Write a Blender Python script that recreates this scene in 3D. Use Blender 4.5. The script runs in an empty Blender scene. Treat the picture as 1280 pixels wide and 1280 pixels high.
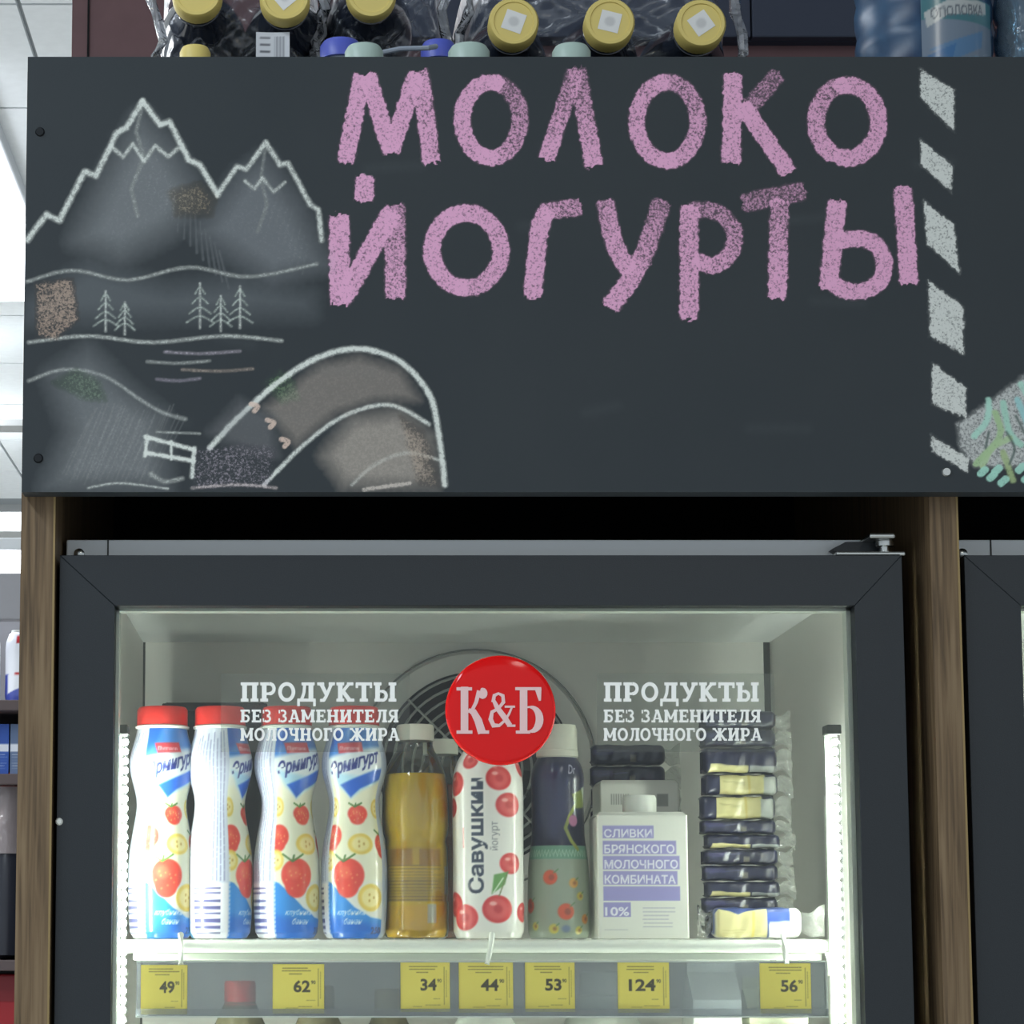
import bpy, math, random
import numpy as np
from math import sin, cos, pi, radians as R
random.seed(7)
RNG = np.random.default_rng(7)
S = bpy.context.scene
COL = S.collection

# ------------------------------------------------------------------ camera, world, exposure, store lights
F, PPX, PPY, HORIZ = 3000.0, 400.0, 834.0, 1174.0
PITCH = math.atan((HORIZ - PPY) / F)
CZ = 1.55
cam_data = bpy.data.cameras.new('camera')
cam = bpy.data.objects.new('camera', cam_data)
COL.objects.link(cam)
cam_data.sensor_width = 36
cam_data.lens = 36 * F / 1280
cam_data.shift_x = (640 - PPX) / 1280
cam_data.shift_y = (PPY - 640) / 1280
cam.location = (0, 0, CZ)
cam.rotation_euler = (pi / 2 + PITCH, 0, 0)
S.camera = cam

w = bpy.data.worlds.new('store_ambient')
S.world = w
w.use_nodes = True
w.node_tree.nodes['Background'].inputs[0].default_value = (0.80, 0.90, 1.0, 1)
w.node_tree.nodes['Background'].inputs[1].default_value = 0.62

def area(name, loc, sx, sy, power, color=(0.93, 0.97, 1.0), rot=(0, 0, 0)):
    l = bpy.data.lights.new(name, 'AREA'); l.shape = 'RECTANGLE'
    l.size, l.size_y, l.energy, l.color = sx, sy, power, color
    o = bpy.data.objects.new(name, l); COL.objects.link(o)
    o.location = loc; o.rotation_euler = rot
    return o
area('aisle_light', (-1.3, 0.2, 3.28), 0.3, 2.4, 42, (0.82, 0.92, 1.0))
area('aisle_light', (0.9, -1.2, 3.28), 0.3, 2.4, 16, (1.0, 0.98, 0.90))
area('aisle_light', (-2.6, 4.5, 3.28), 1.2, 3.5, 170)
area('aisle_light', (-1.6, 8.0, 3.28), 1.2, 2.0, 130)

S.view_settings.view_transform = 'Standard'
S.view_settings.look = 'None'
S.view_settings.gamma = 1
S.view_settings.use_curve_mapping = False
S.view_settings.exposure = 0.35
S.cycles.transparent_max_bounces = 24
S.cycles.max_bounces = 10
S.cycles.diffuse_bounces = 4
S.cycles.sample_clamp_indirect = 6

# ------------------------------------------------------------------ helpers
def W(px, py, Y):
    """the point of the vertical plane y = Y that the photograph shows at (px, py)"""
    u, v = (px - PPX) / F, (PPY - py) / F
    d = (u, cos(PITCH) - v * sin(PITCH), sin(PITCH) + v * cos(PITCH))
    t = Y / d[1]
    return (d[0] * t, Y, CZ + d[2] * t)
def WX(px, Y, py=1174): return W(px, py, Y)[0]
def WZ(py, Y): return W(400, py, Y)[2]

def lin(c):
    c = np.asarray(c, float)
    return np.where(c <= 0.04045, c / 12.92, ((c + 0.055) / 1.055) ** 2.4)
def rgb(r, g, b): return tuple(lin(np.array([r, g, b]) / 255.0))

MATS = {}
def mat(name, color=(200, 200, 200), rough=0.5, metal=0.0, spec=0.5, noise=0.0, nscale=200, emit=0.0, alpha=None, stretch=(1, 1, 1), bump=0.0, color2=None):
    if name in MATS: return MATS[name]
    m = bpy.data.materials.new(name); m.use_nodes = True
    nt = m.node_tree; N = nt.nodes; L = nt.links
    b = N['Principled BSDF']
    c = rgb(*color)
    b.inputs['Base Color'].default_value = (*c, 1)
    b.inputs['Roughness'].default_value = rough
    b.inputs['Metallic'].default_value = metal
    b.inputs['Specular IOR Level'].default_value = spec
    if noise or color2 or bump:
        tc = N.new('ShaderNodeTexCoord'); mp = N.new('ShaderNodeMapping'); mp.inputs['Scale'].default_value = stretch
        nz = N.new('ShaderNodeTexNoise'); nz.inputs['Scale'].default_value = nscale; nz.inputs['Detail'].default_value = 5
        L.new(tc.outputs['Object'], mp.inputs['Vector']); L.new(mp.outputs['Vector'], nz.inputs['Vector'])
        cr = N.new('ShaderNodeValToRGB')
        c2 = rgb(*color2) if color2 else tuple(x * (1 - noise) for x in c)
        cr.color_ramp.elements[0].position = 0.35; cr.color_ramp.elements[1].position = 0.65
        cr.color_ramp.elements[0].color = (*c2, 1)
        cr.color_ramp.elements[1].color = (*(c if color2 else tuple(min(1, x * (1 + noise)) for x in c)), 1)
        L.new(nz.outputs['Fac'], cr.inputs['Fac']); L.new(cr.outputs['Color'], b.inputs['Base Color'])
        if bump:
            bp = N.new('ShaderNodeBump'); bp.inputs['Strength'].default_value = bump; bp.inputs['Distance'].default_value = 0.001
            L.new(nz.outputs['Fac'], bp.inputs['Height']); L.new(bp.outputs['Normal'], b.inputs['Normal'])
    if emit:
        b.inputs['Emission Color'].default_value = (*c, 1); b.inputs['Emission Strength'].default_value = emit
    MATS[name] = m
    return m

def clear_mat(name, tint=(255, 255, 255), rough=0.05, haze=0.0, hazecol=(255, 255, 255), gloss=1.0, bump=0.0, nscale=30):
    """thin clear sheet: transmits straight through, reflects by fresnel, optional milky haze"""
    if name in MATS: return MATS[name]
    m = bpy.data.materials.new(name); m.use_nodes = True
    nt = m.node_tree; N = nt.nodes; L = nt.links
    N.remove(N['Principled BSDF'])
    out = N['Material Output']
    t = N.new('ShaderNodeBsdfTransparent'); t.inputs[0].default_value = (*rgb(*tint), 1)
    g = N.new('ShaderNodeBsdfGlossy'); g.inputs['Roughness'].default_value = rough
    fr = N.new('ShaderNodeFresnel'); fr.inputs[0].default_value = 1.45
    mu = N.new('ShaderNodeMath'); mu.operation = 'MULTIPLY'; mu.inputs[1].default_value = gloss; mu.use_clamp = True
    mx = N.new('ShaderNodeMixShader')
    L.new(fr.outputs[0], mu.inputs[0]); L.new(mu.outputs[0], mx.inputs[0])
    base = t
    if haze:
        d = N.new('ShaderNodeBsdfDiffuse'); d.inputs[0].default_value = (*rgb(*hazecol), 1)
        tl = N.new('ShaderNodeBsdfTranslucent'); tl.inputs[0].default_value = (*rgb(*hazecol), 1)
        m0 = N.new('ShaderNodeMixShader'); m0.inputs[0].default_value = 0.4
        L.new(d.outputs[0], m0.inputs[1]); L.new(tl.outputs[0], m0.inputs[2])
        m1 = N.new('ShaderNodeMixShader'); m1.inputs[0].default_value = haze
        L.new(t.outputs[0], m1.inputs[1]); L.new(m0.outputs[0], m1.inputs[2]); base = m1
    if bump:
        nz = N.new('ShaderNodeTexNoise'); nz.inputs['Scale'].default_value = nscale; nz.inputs['Detail'].default_value = 3; nz.inputs['Distortion'].default_value = 1.5
        tc = N.new('ShaderNodeTexCoord'); L.new(tc.outputs['Object'], nz.inputs['Vector'])
        bp = N.new('ShaderNodeBump'); bp.inputs['Strength'].default_value = bump; bp.inputs['Distance'].default_value = 0.01
        L.new(nz.outputs['Fac'], bp.inputs['Height']); L.new(bp.outputs['Normal'], g.inputs['Normal']); L.new(bp.outputs['Normal'], fr.inputs['Normal'])
    L.new(base.outputs[0], mx.inputs[1]); L.new(g.outputs[0], mx.inputs[2])
    L.new(mx.outputs[0], out.inputs[0])
    MATS[name] = m
    return m

def printed_mat(name, rough=0.35, coat=0.0, translucent=0.0):
    """flat print: colour read from the mesh's own colour layer"""
    if name in MATS: return MATS[name]
    m = bpy.data.materials.new(name); m.use_nodes = True
    nt = m.node_tree; N = nt.nodes; L = nt.links
    b = N['Principled BSDF']; b.inputs['Roughness'].default_value = rough
    b.inputs['Coat Weight'].default_value = coat; b.inputs['Coat Roughness'].default_value = 0.12
    a = N.new('ShaderNodeAttribute'); a.attribute_name = 'print'
    L.new(a.outputs['Color'], b.inputs['Base Color'])
    MATS[name] = m
    return m

def wood_mat(name, c1, c2, c3):
    if name in MATS: return MATS[name]
    m = bpy.data.materials.new(name); m.use_nodes = True
    nt = m.node_tree; N = nt.nodes; L = nt.links
    b = N['Principled BSDF']; b.inputs['Roughness'].default_value = 0.55; b.inputs['Specular IOR Level'].default_value = 0.3
    tc = N.new('ShaderNodeTexCoord'); mp = N.new('ShaderNodeMapping'); mp.inputs['Scale'].default_value = (1, 1, 0.035)
    nz = N.new('ShaderNodeTexNoise'); nz.inputs['Scale'].default_value = 260; nz.inputs['Detail'].default_value = 7; nz.inputs['Distortion'].default_value = 0.4
    cr = N.new('ShaderNodeValToRGB'); e = cr.color_ramp.elements
    e[0].position = 0.34; e[0].color = (*rgb(*c1), 1); e[1].position = 0.68; e[1].color = (*rgb(*c3), 1)
    k = e.new(0.5); k.color = (*rgb(*c2), 1)
    L.new(tc.outputs['Object'], mp.inputs[0]); L.new(mp.outputs[0], nz.inputs['Vector']); L.new(nz.outputs['Fac'], cr.inputs[0])
    L.new(cr.outputs[0], b.inputs['Base Color'])
    MATS[name] = m
    return m

class G:
    def __init__(s): s.v, s.f = [], []
    def add(s, v, f):
        n = len(s.v); s.v += [tuple(p) for p in v]; s.f += [tuple(i + n for i in q) for q in f]; return s
    def box(s, x0, x1, y0, y1, z0, z1):
        return s.add([(x0,y0,z0),(x1,y0,z0),(x1,y1,z0),(x0,y1,z0),(x0,y0,z1),(x1,y0,z1),(x1,y1,z1),(x0,y1,z1)],
                     [(0,3,2,1),(4,5,6,7),(0,1,5,4),(1,2,6,5),(2,3,7,6),(3,0,4,7)])
    def prism_y(s, poly, y0, y1):
        """poly of (x, z), counter-clockwise seen from the front, extruded along y"""
        n = len(poly)
        v = [(x, y0, z) for x, z in poly] + [(x, y1, z) for x, z in poly]
        return s.add(v, [tuple(range(n)), tuple(range(2*n-1, n-1, -1))] + [(i, n+i, n+(i+1) % n, (i+1) % n) for i in range(n)])
    def tube(s, pts, r, n=10, closed=False, caps=True):
        pts = [np.array(p, float) for p in pts]; rings = []; m = len(pts)
        for i, p in enumerate(pts):
            if closed: d = pts[(i+1) % m] - pts[i-1]
            else: d = pts[min(i+1, m-1)] - pts[max(i-1, 0)]
            d /= np.linalg.norm(d) + 1e-12
            a = np.array((0, 0, 1.0)) if abs(d[2]) < 0.9 else np.array((1.0, 0, 0))
            u = np.cross(a, d); u /= np.linalg.norm(u); w_ = np.cross(d, u)
            rr = r[i] if hasattr(r, '__len__') else r
            rings.append([p + rr * (cos(2*pi*k/n) * u + sin(2*pi*k/n) * w_) for k in range(n)])
        v = [q for ring in rings for q in ring]; f = []
        for i in range(m if closed else m - 1):
            j = (i + 1) % m
            for k in range(n): f.append((i*n+k, i*n+(k+1) % n, j*n+(k+1) % n, j*n+k))
        if caps and not closed: f += [tuple(range(n-1, -1, -1)), tuple((m-1)*n + k for k in range(n))]
        return s.add(v, f)
    def lathe(s, prof, n=40, c=(0, 0, 0), axis='z', sq=1.0):
        """prof: (radius, height); sq squashes the y radius"""
        v, f = [], []
        for r, h in prof:
            for k in range(n):
                a = 2*pi*k/n
                p = (r*sin(a), -r*cos(a)*sq, h)
                if axis == 'y': p = (p[0], h, -p[1])
                v.append((p[0]+c[0], p[1]+c[1], p[2]+c[2]))
        for i in range(len(prof)-1):
            for k in range(n):
                q = (i*n+k, i*n+(k+1) % n, (i+1)*n+(k+1) % n, (i+1)*n+k)
                f.append(q if axis == 'z' else q[::-1])
        f.append(tuple(range(n-1, -1, -1))); f.append(tuple((len(prof)-1)*n+k for k in range(n)))
        return s.add(v, f)

def obj(name, g, m, parent=None, smooth=False, bevel=0, seg=2, world=False, kind=None, label=None, sharp=35):
    me = bpy.data.meshes.new(name)
    v = g.v
    if world and parent is not None:
        r = parent
        while r.parent: r = r.parent
        l = r.location; v = [(a-l[0], b-l[1], c-l[2]) for a, b, c in v]
    me.from_pydata(v, [], g.f); me.materials.append(m)
    if smooth: me.shade_smooth(); me.set_sharp_from_angle(angle=R(sharp))
    o = bpy.data.objects.new(name, me); COL.objects.link(o)
    if parent is not None: o.parent = parent
    if bevel:
        b = o.modifiers.new('edge', 'BEVEL'); b.width = bevel; b.segments = seg; b.limit_method = 'ANGLE'
        b.use_clamp_overlap = True
    if kind: o['kind'] = kind
    if label: o['label'] = label
    return o
def tag(o, label, cat, group=None):
    o['label'] = label; o['category'] = cat
    if group: o['group'] = group
    return o
def thing(name, label, cat, loc=(0, 0, 0), rz=0, group=None):
    o = bpy.data.objects.new(name, None); COL.objects.link(o); o.location = loc; o.rotation_euler = (0, 0, rz)
    o.empty_display_size = 0.02
    return tag(o, label, cat, group)
def struct(name, g, m, **k):
    o = obj(name, g, m, **k); o['kind'] = 'structure'; return o
def copy_tree(o, parent=None):
    c = o.copy(); COL.objects.link(c)
    if parent is not None: c.parent = parent
    for ch in list(o.children): copy_tree(ch, c)
    return c

# ------------------------------------------------------------------ flat print: a small raster that ends up as a colour layer
def text_tris(s, bold=0.0, shear=0.0, spacing=1.0):
    cu = bpy.data.curves.new('t', 'FONT'); cu.body = s; cu.size = 1; cu.offset = bold; cu.shear = shear
    cu.space_character = spacing; cu.resolution_u = 3
    o = bpy.data.objects.new('t', cu); COL.objects.link(o)
    bpy.context.view_layer.update()
    me = bpy.data.meshes.new_from_object(o)
    me.calc_loop_triangles()
    v = np.array([x.co[:2] for x in me.vertices]); t = np.array([q.vertices[:] for q in me.loop_triangles])
    bpy.data.objects.remove(o); bpy.data.curves.remove(cu); bpy.data.meshes.remove(me)
    return v, t
_TC = {}
def text_cached(s, bold, shear, spacing=1.0):
    k = (s, bold, shear, spacing)
    if k not in _TC: _TC[k] = text_tris(s, bold, shear, spacing)
    return _TC[k]

class Canvas:
    """x to the right, y up, in millimetres"""
    def __init__(s, w, h, bg, ppm=2.0):
        s.w, s.h, s.p = w, h, ppm
        s.nx, s.ny = int(w*ppm)+1, int(h*ppm)+1
        s.a = np.ones((s.ny, s.nx, 3)) * np.array(bg)/255.0
        s.X, s.Y = np.meshgrid(np.arange(s.nx)/ppm, np.arange(s.ny)/ppm)
    def blend(s, m, col, al=1.0):
        m = (np.clip(m, 0, 1) * al)[..., None]
        s.a = s.a * (1-m) + np.array(col)/255.0 * m
    def sub(s, x0, y0, x1, y1):
        i0, i1 = max(0, int(x0*s.p)-2), min(s.nx, int(x1*s.p)+3); j0, j1 = max(0, int(y0*s.p)-2), min(s.ny, int(y1*s.p)+3)
        return i0, i1, j0, j1
    def put(s, box, m, col, al):
        i0, i1, j0, j1 = box
        m = (np.clip(m, 0, 1)*al)[..., None]
        s.a[j0:j1, i0:i1] = s.a[j0:j1, i0:i1]*(1-m) + np.array(col)/255.0*m
    def ellipse(s, cx, cy, rx, ry, col, rot=0, al=1.0, soft=0.5):
        q = max(rx, ry)+soft*2; b = s.sub(cx-q, cy-q, cx+q, cy+q)
        if b[0] >= b[1] or b[2] >= b[3]: return
        X = s.X[b[2]:b[3], b[0]:b[1]]-cx; Y = s.Y[b[2]:b[3], b[0]:b[1]]-cy
        u = X*cos(rot)+Y*sin(rot); v = -X*sin(rot)+Y*cos(rot)
        d = (np.sqrt((u/rx)**2+(v/ry)**2)-1)*min(rx, ry)
        s.put(b, 0.5-d/soft, col, al)
    def poly(s, pts, col, al=1.0, soft=0.5):
        P = np.array(pts, float); x0, y0 = P.min(0)-1; x1, y1 = P.max(0)+1; b = s.sub(x0, y0, x1, y1)
        if b[0] >= b[1] or b[2] >= b[3]: return
        X = s.X[b[2]:b[3], b[0]:b[1]]; Y = s.Y[b[2]:b[3], b[0]:b[1]]
        ins = np.zeros(X.shape, bool); dist = np.full(X.shape, 1e9)
        n = len(P)
        for i in range(n):
            a, c = P[i], P[(i+1) % n]
            if a[1] != c[1]:
                k = ((a[1] > Y) != (c[1] > Y)) & (X < (c[0]-a[0])*(Y-a[1])/(c[1]-a[1])+a[0]); ins ^= k
            e = c-a; t = np.clip(((X-a[0])*e[0]+(Y-a[1])*e[1])/(e@e+1e-12), 0, 1)
            dist = np.minimum(dist, np.hypot(X-a[0]-t*e[0], Y-a[1]-t*e[1]))
        d = np.where(ins, -dist, dist)
        s.put(b, 0.5-d/soft, col, al)
    def rect(s, x0, y0, x1, y1, col, al=1.0): s.poly([(x0, y0), (x1, y0), (x1, y1), (x0, y1)], col, al)
    def stroke(s, pts, wd, col, al=1.0, soft=0.5):
        P = np.array(pts, float); q = np.max(wd); x0, y0 = P.min(0)-q; x1, y1 = P.max(0)+q; b = s.sub(x0, y0, x1, y1)
        if b[0] >= b[1] or b[2] >= b[3]: return
        X = s.X[b[2]:b[3], b[0]:b[1]]; Y = s.Y[b[2]:b[3], b[0]:b[1]]; dist = np.full(X.shape, 1e9)
        for i in range(len(P)-1):
            a, c = P[i], P[i+1]; e = c-a; t = np.clip(((X-a[0])*e[0]+(Y-a[1])*e[1])/(e@e+1e-12), 0, 1)
            dist = np.minimum(dist, np.hypot(X-a[0]-t*e[0], Y-a[1]-t*e[1]))
        s.put(b, 0.5-(dist-wd/2)/soft, col, al)
    def text(s, st, x, y, h, col, width=None, bold=0.0, shear=0.0, rot=0.0, al=1.0, spacing=1.0, anchor='l'):
        """h: capital height; width: squeeze to this width"""
        v, t = text_cached(st, bold, shear, spacing)
        v = v.copy(); k = h/0.72; v[:, 0] -= v[:, 0].min(); ww = v[:, 0].max()*k
        sx = k if width is None else k*width/ww
        ww = v[:, 0].max()*sx
        v = np.stack([v[:, 0]*sx, v[:, 1]*k], 1)
        if anchor == 'c': v[:, 0] -= ww/2
        v = np.stack([v[:, 0]*cos(rot)-v[:, 1]*sin(rot)+x, v[:, 0]*sin(rot)+v[:, 1]*cos(rot)+y], 1)
        x0, y0 = v.min(0)-1; x1, y1 = v.max(0)+1; b = s.sub(x0, y0, x1, y1)
        if b[0] >= b[1] or b[2] >= b[3]: return
        SS = 4; nx, ny = (b[1]-b[0])*SS, (b[3]-b[2])*SS; M = np.zeros((ny, nx), bool)
        ox, oy = b[0]/s.p-0.5/s.p, b[2]/s.p-0.5/s.p; pp = s.p*SS
        for q in t:
            p = (v[q]-(ox, oy))*pp-0.5
            i0, j0 = np.maximum(np.floor(p.min(0)).astype(int), 0); i1, j1 = np.ceil(p.max(0)).astype(int)+1
            i1, j1 = min(i1, nx), min(j1, ny)
            if i0 >= i1 or j0 >= j1: continue
            xx = np.arange(i0, i1)[None, :]; yy = np.arange(j0, j1)[:, None]
            e = [(p[(i+1) % 3][0]-p[i][0])*(yy-p[i][1])-(p[(i+1) % 3][1]-p[i][1])*(xx-p[i][0]) for i in range(3)]
            M[j0:j1, i0:i1] |= ((e[0] >= 0) & (e[1] >= 0) & (e[2] >= 0)) | ((e[0] <= 0) & (e[1] <= 0) & (e[2] <= 0))
        m = M.reshape(b[3]-b[2], SS, b[1]-b[0], SS).mean((1, 3))
        s.put(b, m, col, al)
    def fineprint(s, x0, y0, x1, y1, dy, col, al=0.6, th=0.5, seed=0):
        """lines of lettering too small to read"""
        r = random.Random(seed); y = y1
        while y > y0:
            x = x0 + r.random()*1.0; xe = x1 - r.random()*(x1-x0)*0.25
            while x < xe:
                l = 0.8+r.random()*3; s.stroke([(x, y), (min(x+l, xe), y)], th, col, al); x += l+0.8
            y -= dy
    def sample(s, x, y):
        i = np.clip(np.asarray(x)*s.p, 0, s.nx-1.001); j = np.clip(np.asarray(y)*s.p, 0, s.ny-1.001)
        i0, j0 = i.astype(int), j.astype(int); fi, fj = (i-i0)[..., None], (j-j0)[..., None]
        a = s.a
        return (a[j0, i0]*(1-fi)+a[j0, np.minimum(i0+1, s.nx-1)]*fi)*(1-fj)+(a[np.minimum(j0+1, s.ny-1), i0]*(1-fi)+a[np.minimum(j0+1, s.ny-1), np.minimum(i0+1, s.nx-1)]*fi)*fj

def grid_mesh(name, V, nu, nv, cols, m, parent=None, wrap=False, smooth=True, extra=None, flip=False):
    """V: (nv*nu, 3); cols: (nv*nu, 3) sRGB"""
    me = bpy.data.meshes.new(name)
    nq = nu if wrap else nu-1
    I = np.arange(nq)[None, :]; J = np.arange(nv-1)[:, None]
    a = J*nu+I; b = J*nu+(I+1) % nu; c = (J+1)*nu+(I+1) % nu; d = (J+1)*nu+I
    Q = np.stack([a, b, c, d], -1).reshape(-1, 4)
    if flip: Q = Q[:, ::-1]
    me.vertices.add(len(V)); me.vertices.foreach_set('co', np.asarray(V, np.float32).ravel())
    me.loops.add(Q.size); me.loops.foreach_set('vertex_index', Q.astype(np.int32).ravel())
    me.polygons.add(len(Q)); me.polygons.foreach_set('loop_start', np.arange(0, Q.size, 4, dtype=np.int32))
    try: me.polygons.foreach_set('loop_total', np.full(len(Q), 4, np.int32))
    except Exception: pass
    me.update(calc_edges=True)
    if smooth: me.shade_smooth()
    at = me.attributes.new('print', 'FLOAT_COLOR', 'POINT')
    rgba = np.ones((len(V), 4), np.float32); rgba[:, :3] = lin(cols[:, :3])
    if cols.shape[1] == 4: rgba[:, 3] = cols[:, 3]
    at.data.foreach_set('color', rgba.ravel())
    if extra is not None:
        e = me.attributes.new('grit', 'FLOAT', 'POINT'); e.data.foreach_set('value', extra.astype(np.float32))
    me.materials.append(m)
    o = bpy.data.objects.new(name, me); COL.objects.link(o)
    if parent is not None: o.parent = parent
    return o

def printed_lathe(name, prof, cv, Rref, m, parent, n=200, nz=None, sq=1.0, power=2.0, sxy=1.0):
    """prof in metres (radius, z); print wraps round: canvas x = arc length from the back, canvas centre faces -y"""
    prof = np.array(prof); zs = prof[:, 1]
    nz = nz or int((zs[-1]-zs[0])/0.0008)
    z = np.linspace(zs[0], zs[-1], nz); r = np.interp(z, zs, prof[:, 0])
    k = 5; rp = np.pad(r, k, mode='edge'); r2 = np.convolve(rp, np.ones(2*k+1)/(2*k+1), 'valid'); r2[0] = r[0]; r2[-1] = r[-1]; r = r2
    a = (np.arange(n)/n)*2*pi-pi
    A, Z = np.meshgrid(a, z); RR = np.repeat(r[:, None], n, 1)
    sq_r = (np.abs(np.sin(A))**power+np.abs(np.cos(A))**power)**(-1/power)
    X = RR*np.sin(A)*sq_r; Y = -RR*np.cos(A)*sq_r*sq
    V = np.stack([X, Y, Z], -1).reshape(-1, 3)
    cx = cv.w/2 + A*Rref*1000; cy = (Z-zs[0])*1000
    cols = cv.sample(cx, cy).reshape(-1, 3)
    return grid_mesh(name, V, n, nz, cols, m, parent, wrap=True)

# ------------------------------------------------------------------ materials
M_BLACK = mat('black_laminate', (50, 56, 60), 0.5, spec=0.35, noise=0.10, nscale=900)
M_DARK = mat('dark_void_panel', (14, 17, 19), 0.7, spec=0.2)
M_FRAME = mat('black_door_frame', (34, 39, 43), 0.42, spec=0.4, noise=0.12, nscale=1200, bump=0.15)
M_HEADER = mat('grey_painted_steel', (226, 229, 228), 0.45)
M_LINER = mat('pale_grey_liner', (214, 213, 207), 0.4, noise=0.02, nscale=8)
M_SEAM = mat('seam_rubber', (58, 60, 56), 0.7)
M_GASKET = mat('pale_gasket', (170, 176, 168), 0.4)
M_WHITE = mat('white_coated_wire', (236, 240, 230), 0.35)
M_CHROME = mat('hinge_steel', (190, 192, 188), 0.25, metal=1)
M_WOOD = wood_mat('walnut_laminate', (84, 68, 50), (112, 92, 68), (128, 108, 82))
M_EDGE = mat('edge_band', (140, 118, 74), 0.5)
M_GLASS = clear_mat('door_glass', (250, 252, 249), 0.0, gloss=1.0, haze=0.02, hazecol=(200, 210, 205))
M_FILM = clear_mat('sticker_film', (226, 230, 226), 0.3, haze=0.05, gloss=0.4)
M_PLASTIC = clear_mat('clear_plastic', (235, 238, 240), 0.12, haze=0.25, hazecol=(205, 208, 212), gloss=1.2)
M_LED = mat('led_strip_lit', (235, 250, 236), 0.4, emit=0.8)
M_DIODE = mat('led_diode', (246, 255, 246), 0.4, emit=135)
M_TUBE = clear_mat('tube_cover', (252, 254, 252), 0.15, haze=0.015, gloss=1)
M_RED = mat('badge_red', (222, 16, 16), 0.1, spec=0.22)
M_RED.node_tree.nodes['Principled BSDF'].inputs['Coat Weight'].default_value = 0.15
M_RED.node_tree.nodes['Principled BSDF'].inputs['Coat Roughness'].default_value = 0.03
M_PINKW = mat('badge_letter', (236, 196, 194), 0.4)
M_VINYL = mat('white_vinyl', (252, 252, 246), 0.5)
M_PRINT = printed_mat('printed_sleeve', 0.28, 0.4)
M_PAPER = printed_mat('printed_paper', 0.6)
M_CARTON = printed_mat('printed_carton', 0.45, 0.1)
M_REDCAP = mat('red_cap', (214, 52, 46), 0.35)
M_WCAP = mat('white_cap', (226, 228, 220), 0.4)
M_SCREW = mat('screw_dark', (40, 42, 44), 0.35, metal=0.8)

# ------------------------------------------------------------------ room
YB = 1.85            # front of the chalkboard
struct('floor', G().box(-5, 5, -3, 10.2, -0.05, 0), mat('floor_tile', (196, 194, 188), 0.4, noise=0.05, nscale=2))
CEIL = 3.4
M_TILE = mat('ceiling_tile_white', (232, 236, 238), 0.8, noise=0.02, nscale=40)
ceil = struct('ceiling', G().box(-5, 5, -3, 10.2, CEIL+0.012, CEIL+0.06), mat('ceiling_grid', (150, 156, 160), 0.7))
tm = G().box(-0.295, 0.295, -0.295, 0.295, 0, 0.012)
t0 = None
for ix in range(6):
    for iy in range(14):
        p = (-3.3+ix*0.6, 2.2+iy*0.6-0.3, CEIL)
        if t0 is None:
            t0 = obj('ceiling_tile', tm, M_TILE, ceil); o = t0
        else:
            o = t0.copy(); COL.objects.link(o)
        o.location = p
struct('wall_back', G().box(-5, 5, 10.2, 10.3, 0, CEIL+0.06), mat('wall_paint_far', (170, 172, 172), 0.8))
struct('wall_behind', G().box(-0.215, 3.0, 2.95, 3.03, 0, CEIL), mat('wall_paint_dark', (62, 66, 76), 0.8, noise=0.05, nscale=10))

# suspended luminaires of the store seen past the cabinet
M_LAMP = mat('luminaire_glow', (240, 246, 255), 0.5, emit=5)
M_LAMPB = mat('luminaire_body', (200, 204, 206), 0.5)
def luminaire(x0, x1, y0, y1, z, label, cat='ceiling light'):
    t = thing('ceiling_luminaire', label, cat, ((x0+x1)/2, (y0+y1)/2, z))
    obj('housing', G().box(x0-0.02, x1+0.02, y0-0.03, y1+0.03, z+0.035, z+0.075), M_LAMPB, t, world=True, bevel=0.005)
    obj('diffuser', G().box(x0, x1, y0, y1, z, z+0.034), M_LAMP, t, world=True, bevel=0.012, seg=3, smooth=True)
    for yy in (y0+0.3, y1-0.3):
        obj('hanger', G().tube([((x0+x1)/2, yy, z+0.075), ((x0+x1)/2, yy, CEIL)], 0.004, 6), M_LAMPB, t, world=True)
    return t
luminaire(WX(34, 6.0, 380)-0.16, WX(34, 6.0, 380), 4.9, 6.6, WZ(378, 6.6), 'long bright tube luminaire hanging under the ceiling beside the chalkboard')
# ceiling beam, light box and a shelf of the next aisle, seen in the gap beside the wooden post
M_GREY = mat('beam_grey', (168, 170, 170), 0.7)
struct('beam', G().box(-3.2, -0.3, 8.3, 8.5, WZ(664, 8.3), WZ(640, 8.3)), M_GREY)
struct('beam', G().box(-3.2, -0.3, 7.2, 7.3, WZ(532, 7.2), WZ(524, 7.2)), M_GREY)
YS = 5.0
t = thing('light_box', 'bright lit strip above the far shelving beside the wooden post', 'lamp', (WX(-60, YS), YS, WZ(714, YS)))
obj('diffuser', G().box(WX(-260, YS), WX(29, YS), YS+0.02, YS+0.12, WZ(714, YS), WZ(690, YS)), M_LAMP, t, world=True, bevel=0.008, seg=3)
obj('housing', G().box(WX(-270, YS), WX(32, YS), YS, YS+0.14, WZ(687, YS), WZ(672, YS)), M_LAMPB, t, world=True, bevel=0.003)
M_SHELF = mat('far_shelf_brown', (78, 66, 66), 0.6)
shx0, shx1 = WX(-300, YS), WX(60, YS)
t = thing('shelving_unit', 'tall grey shelving unit of the far aisle behind the wooden post', 'shelf', (WX(-100, YS), YS+0.2, 0))
obj('back_panel', G().box(shx0, shx1, YS+0.4, YS+0.43, 0, WZ(718, YS)), mat('far_shelf_grey', (132, 132, 136), 0.6), t, world=True)
obj('header_panel', G().box(shx0, shx1, YS-0.02, YS+0.02, WZ(776, YS), WZ(718, YS)), mat('far_shelf_header', (140, 140, 144), 0.6), t, world=True, bevel=0.003)
shelf_z = [WZ(876, YS), WZ(968, YS), WZ(1200, YS), 0.5]
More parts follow.
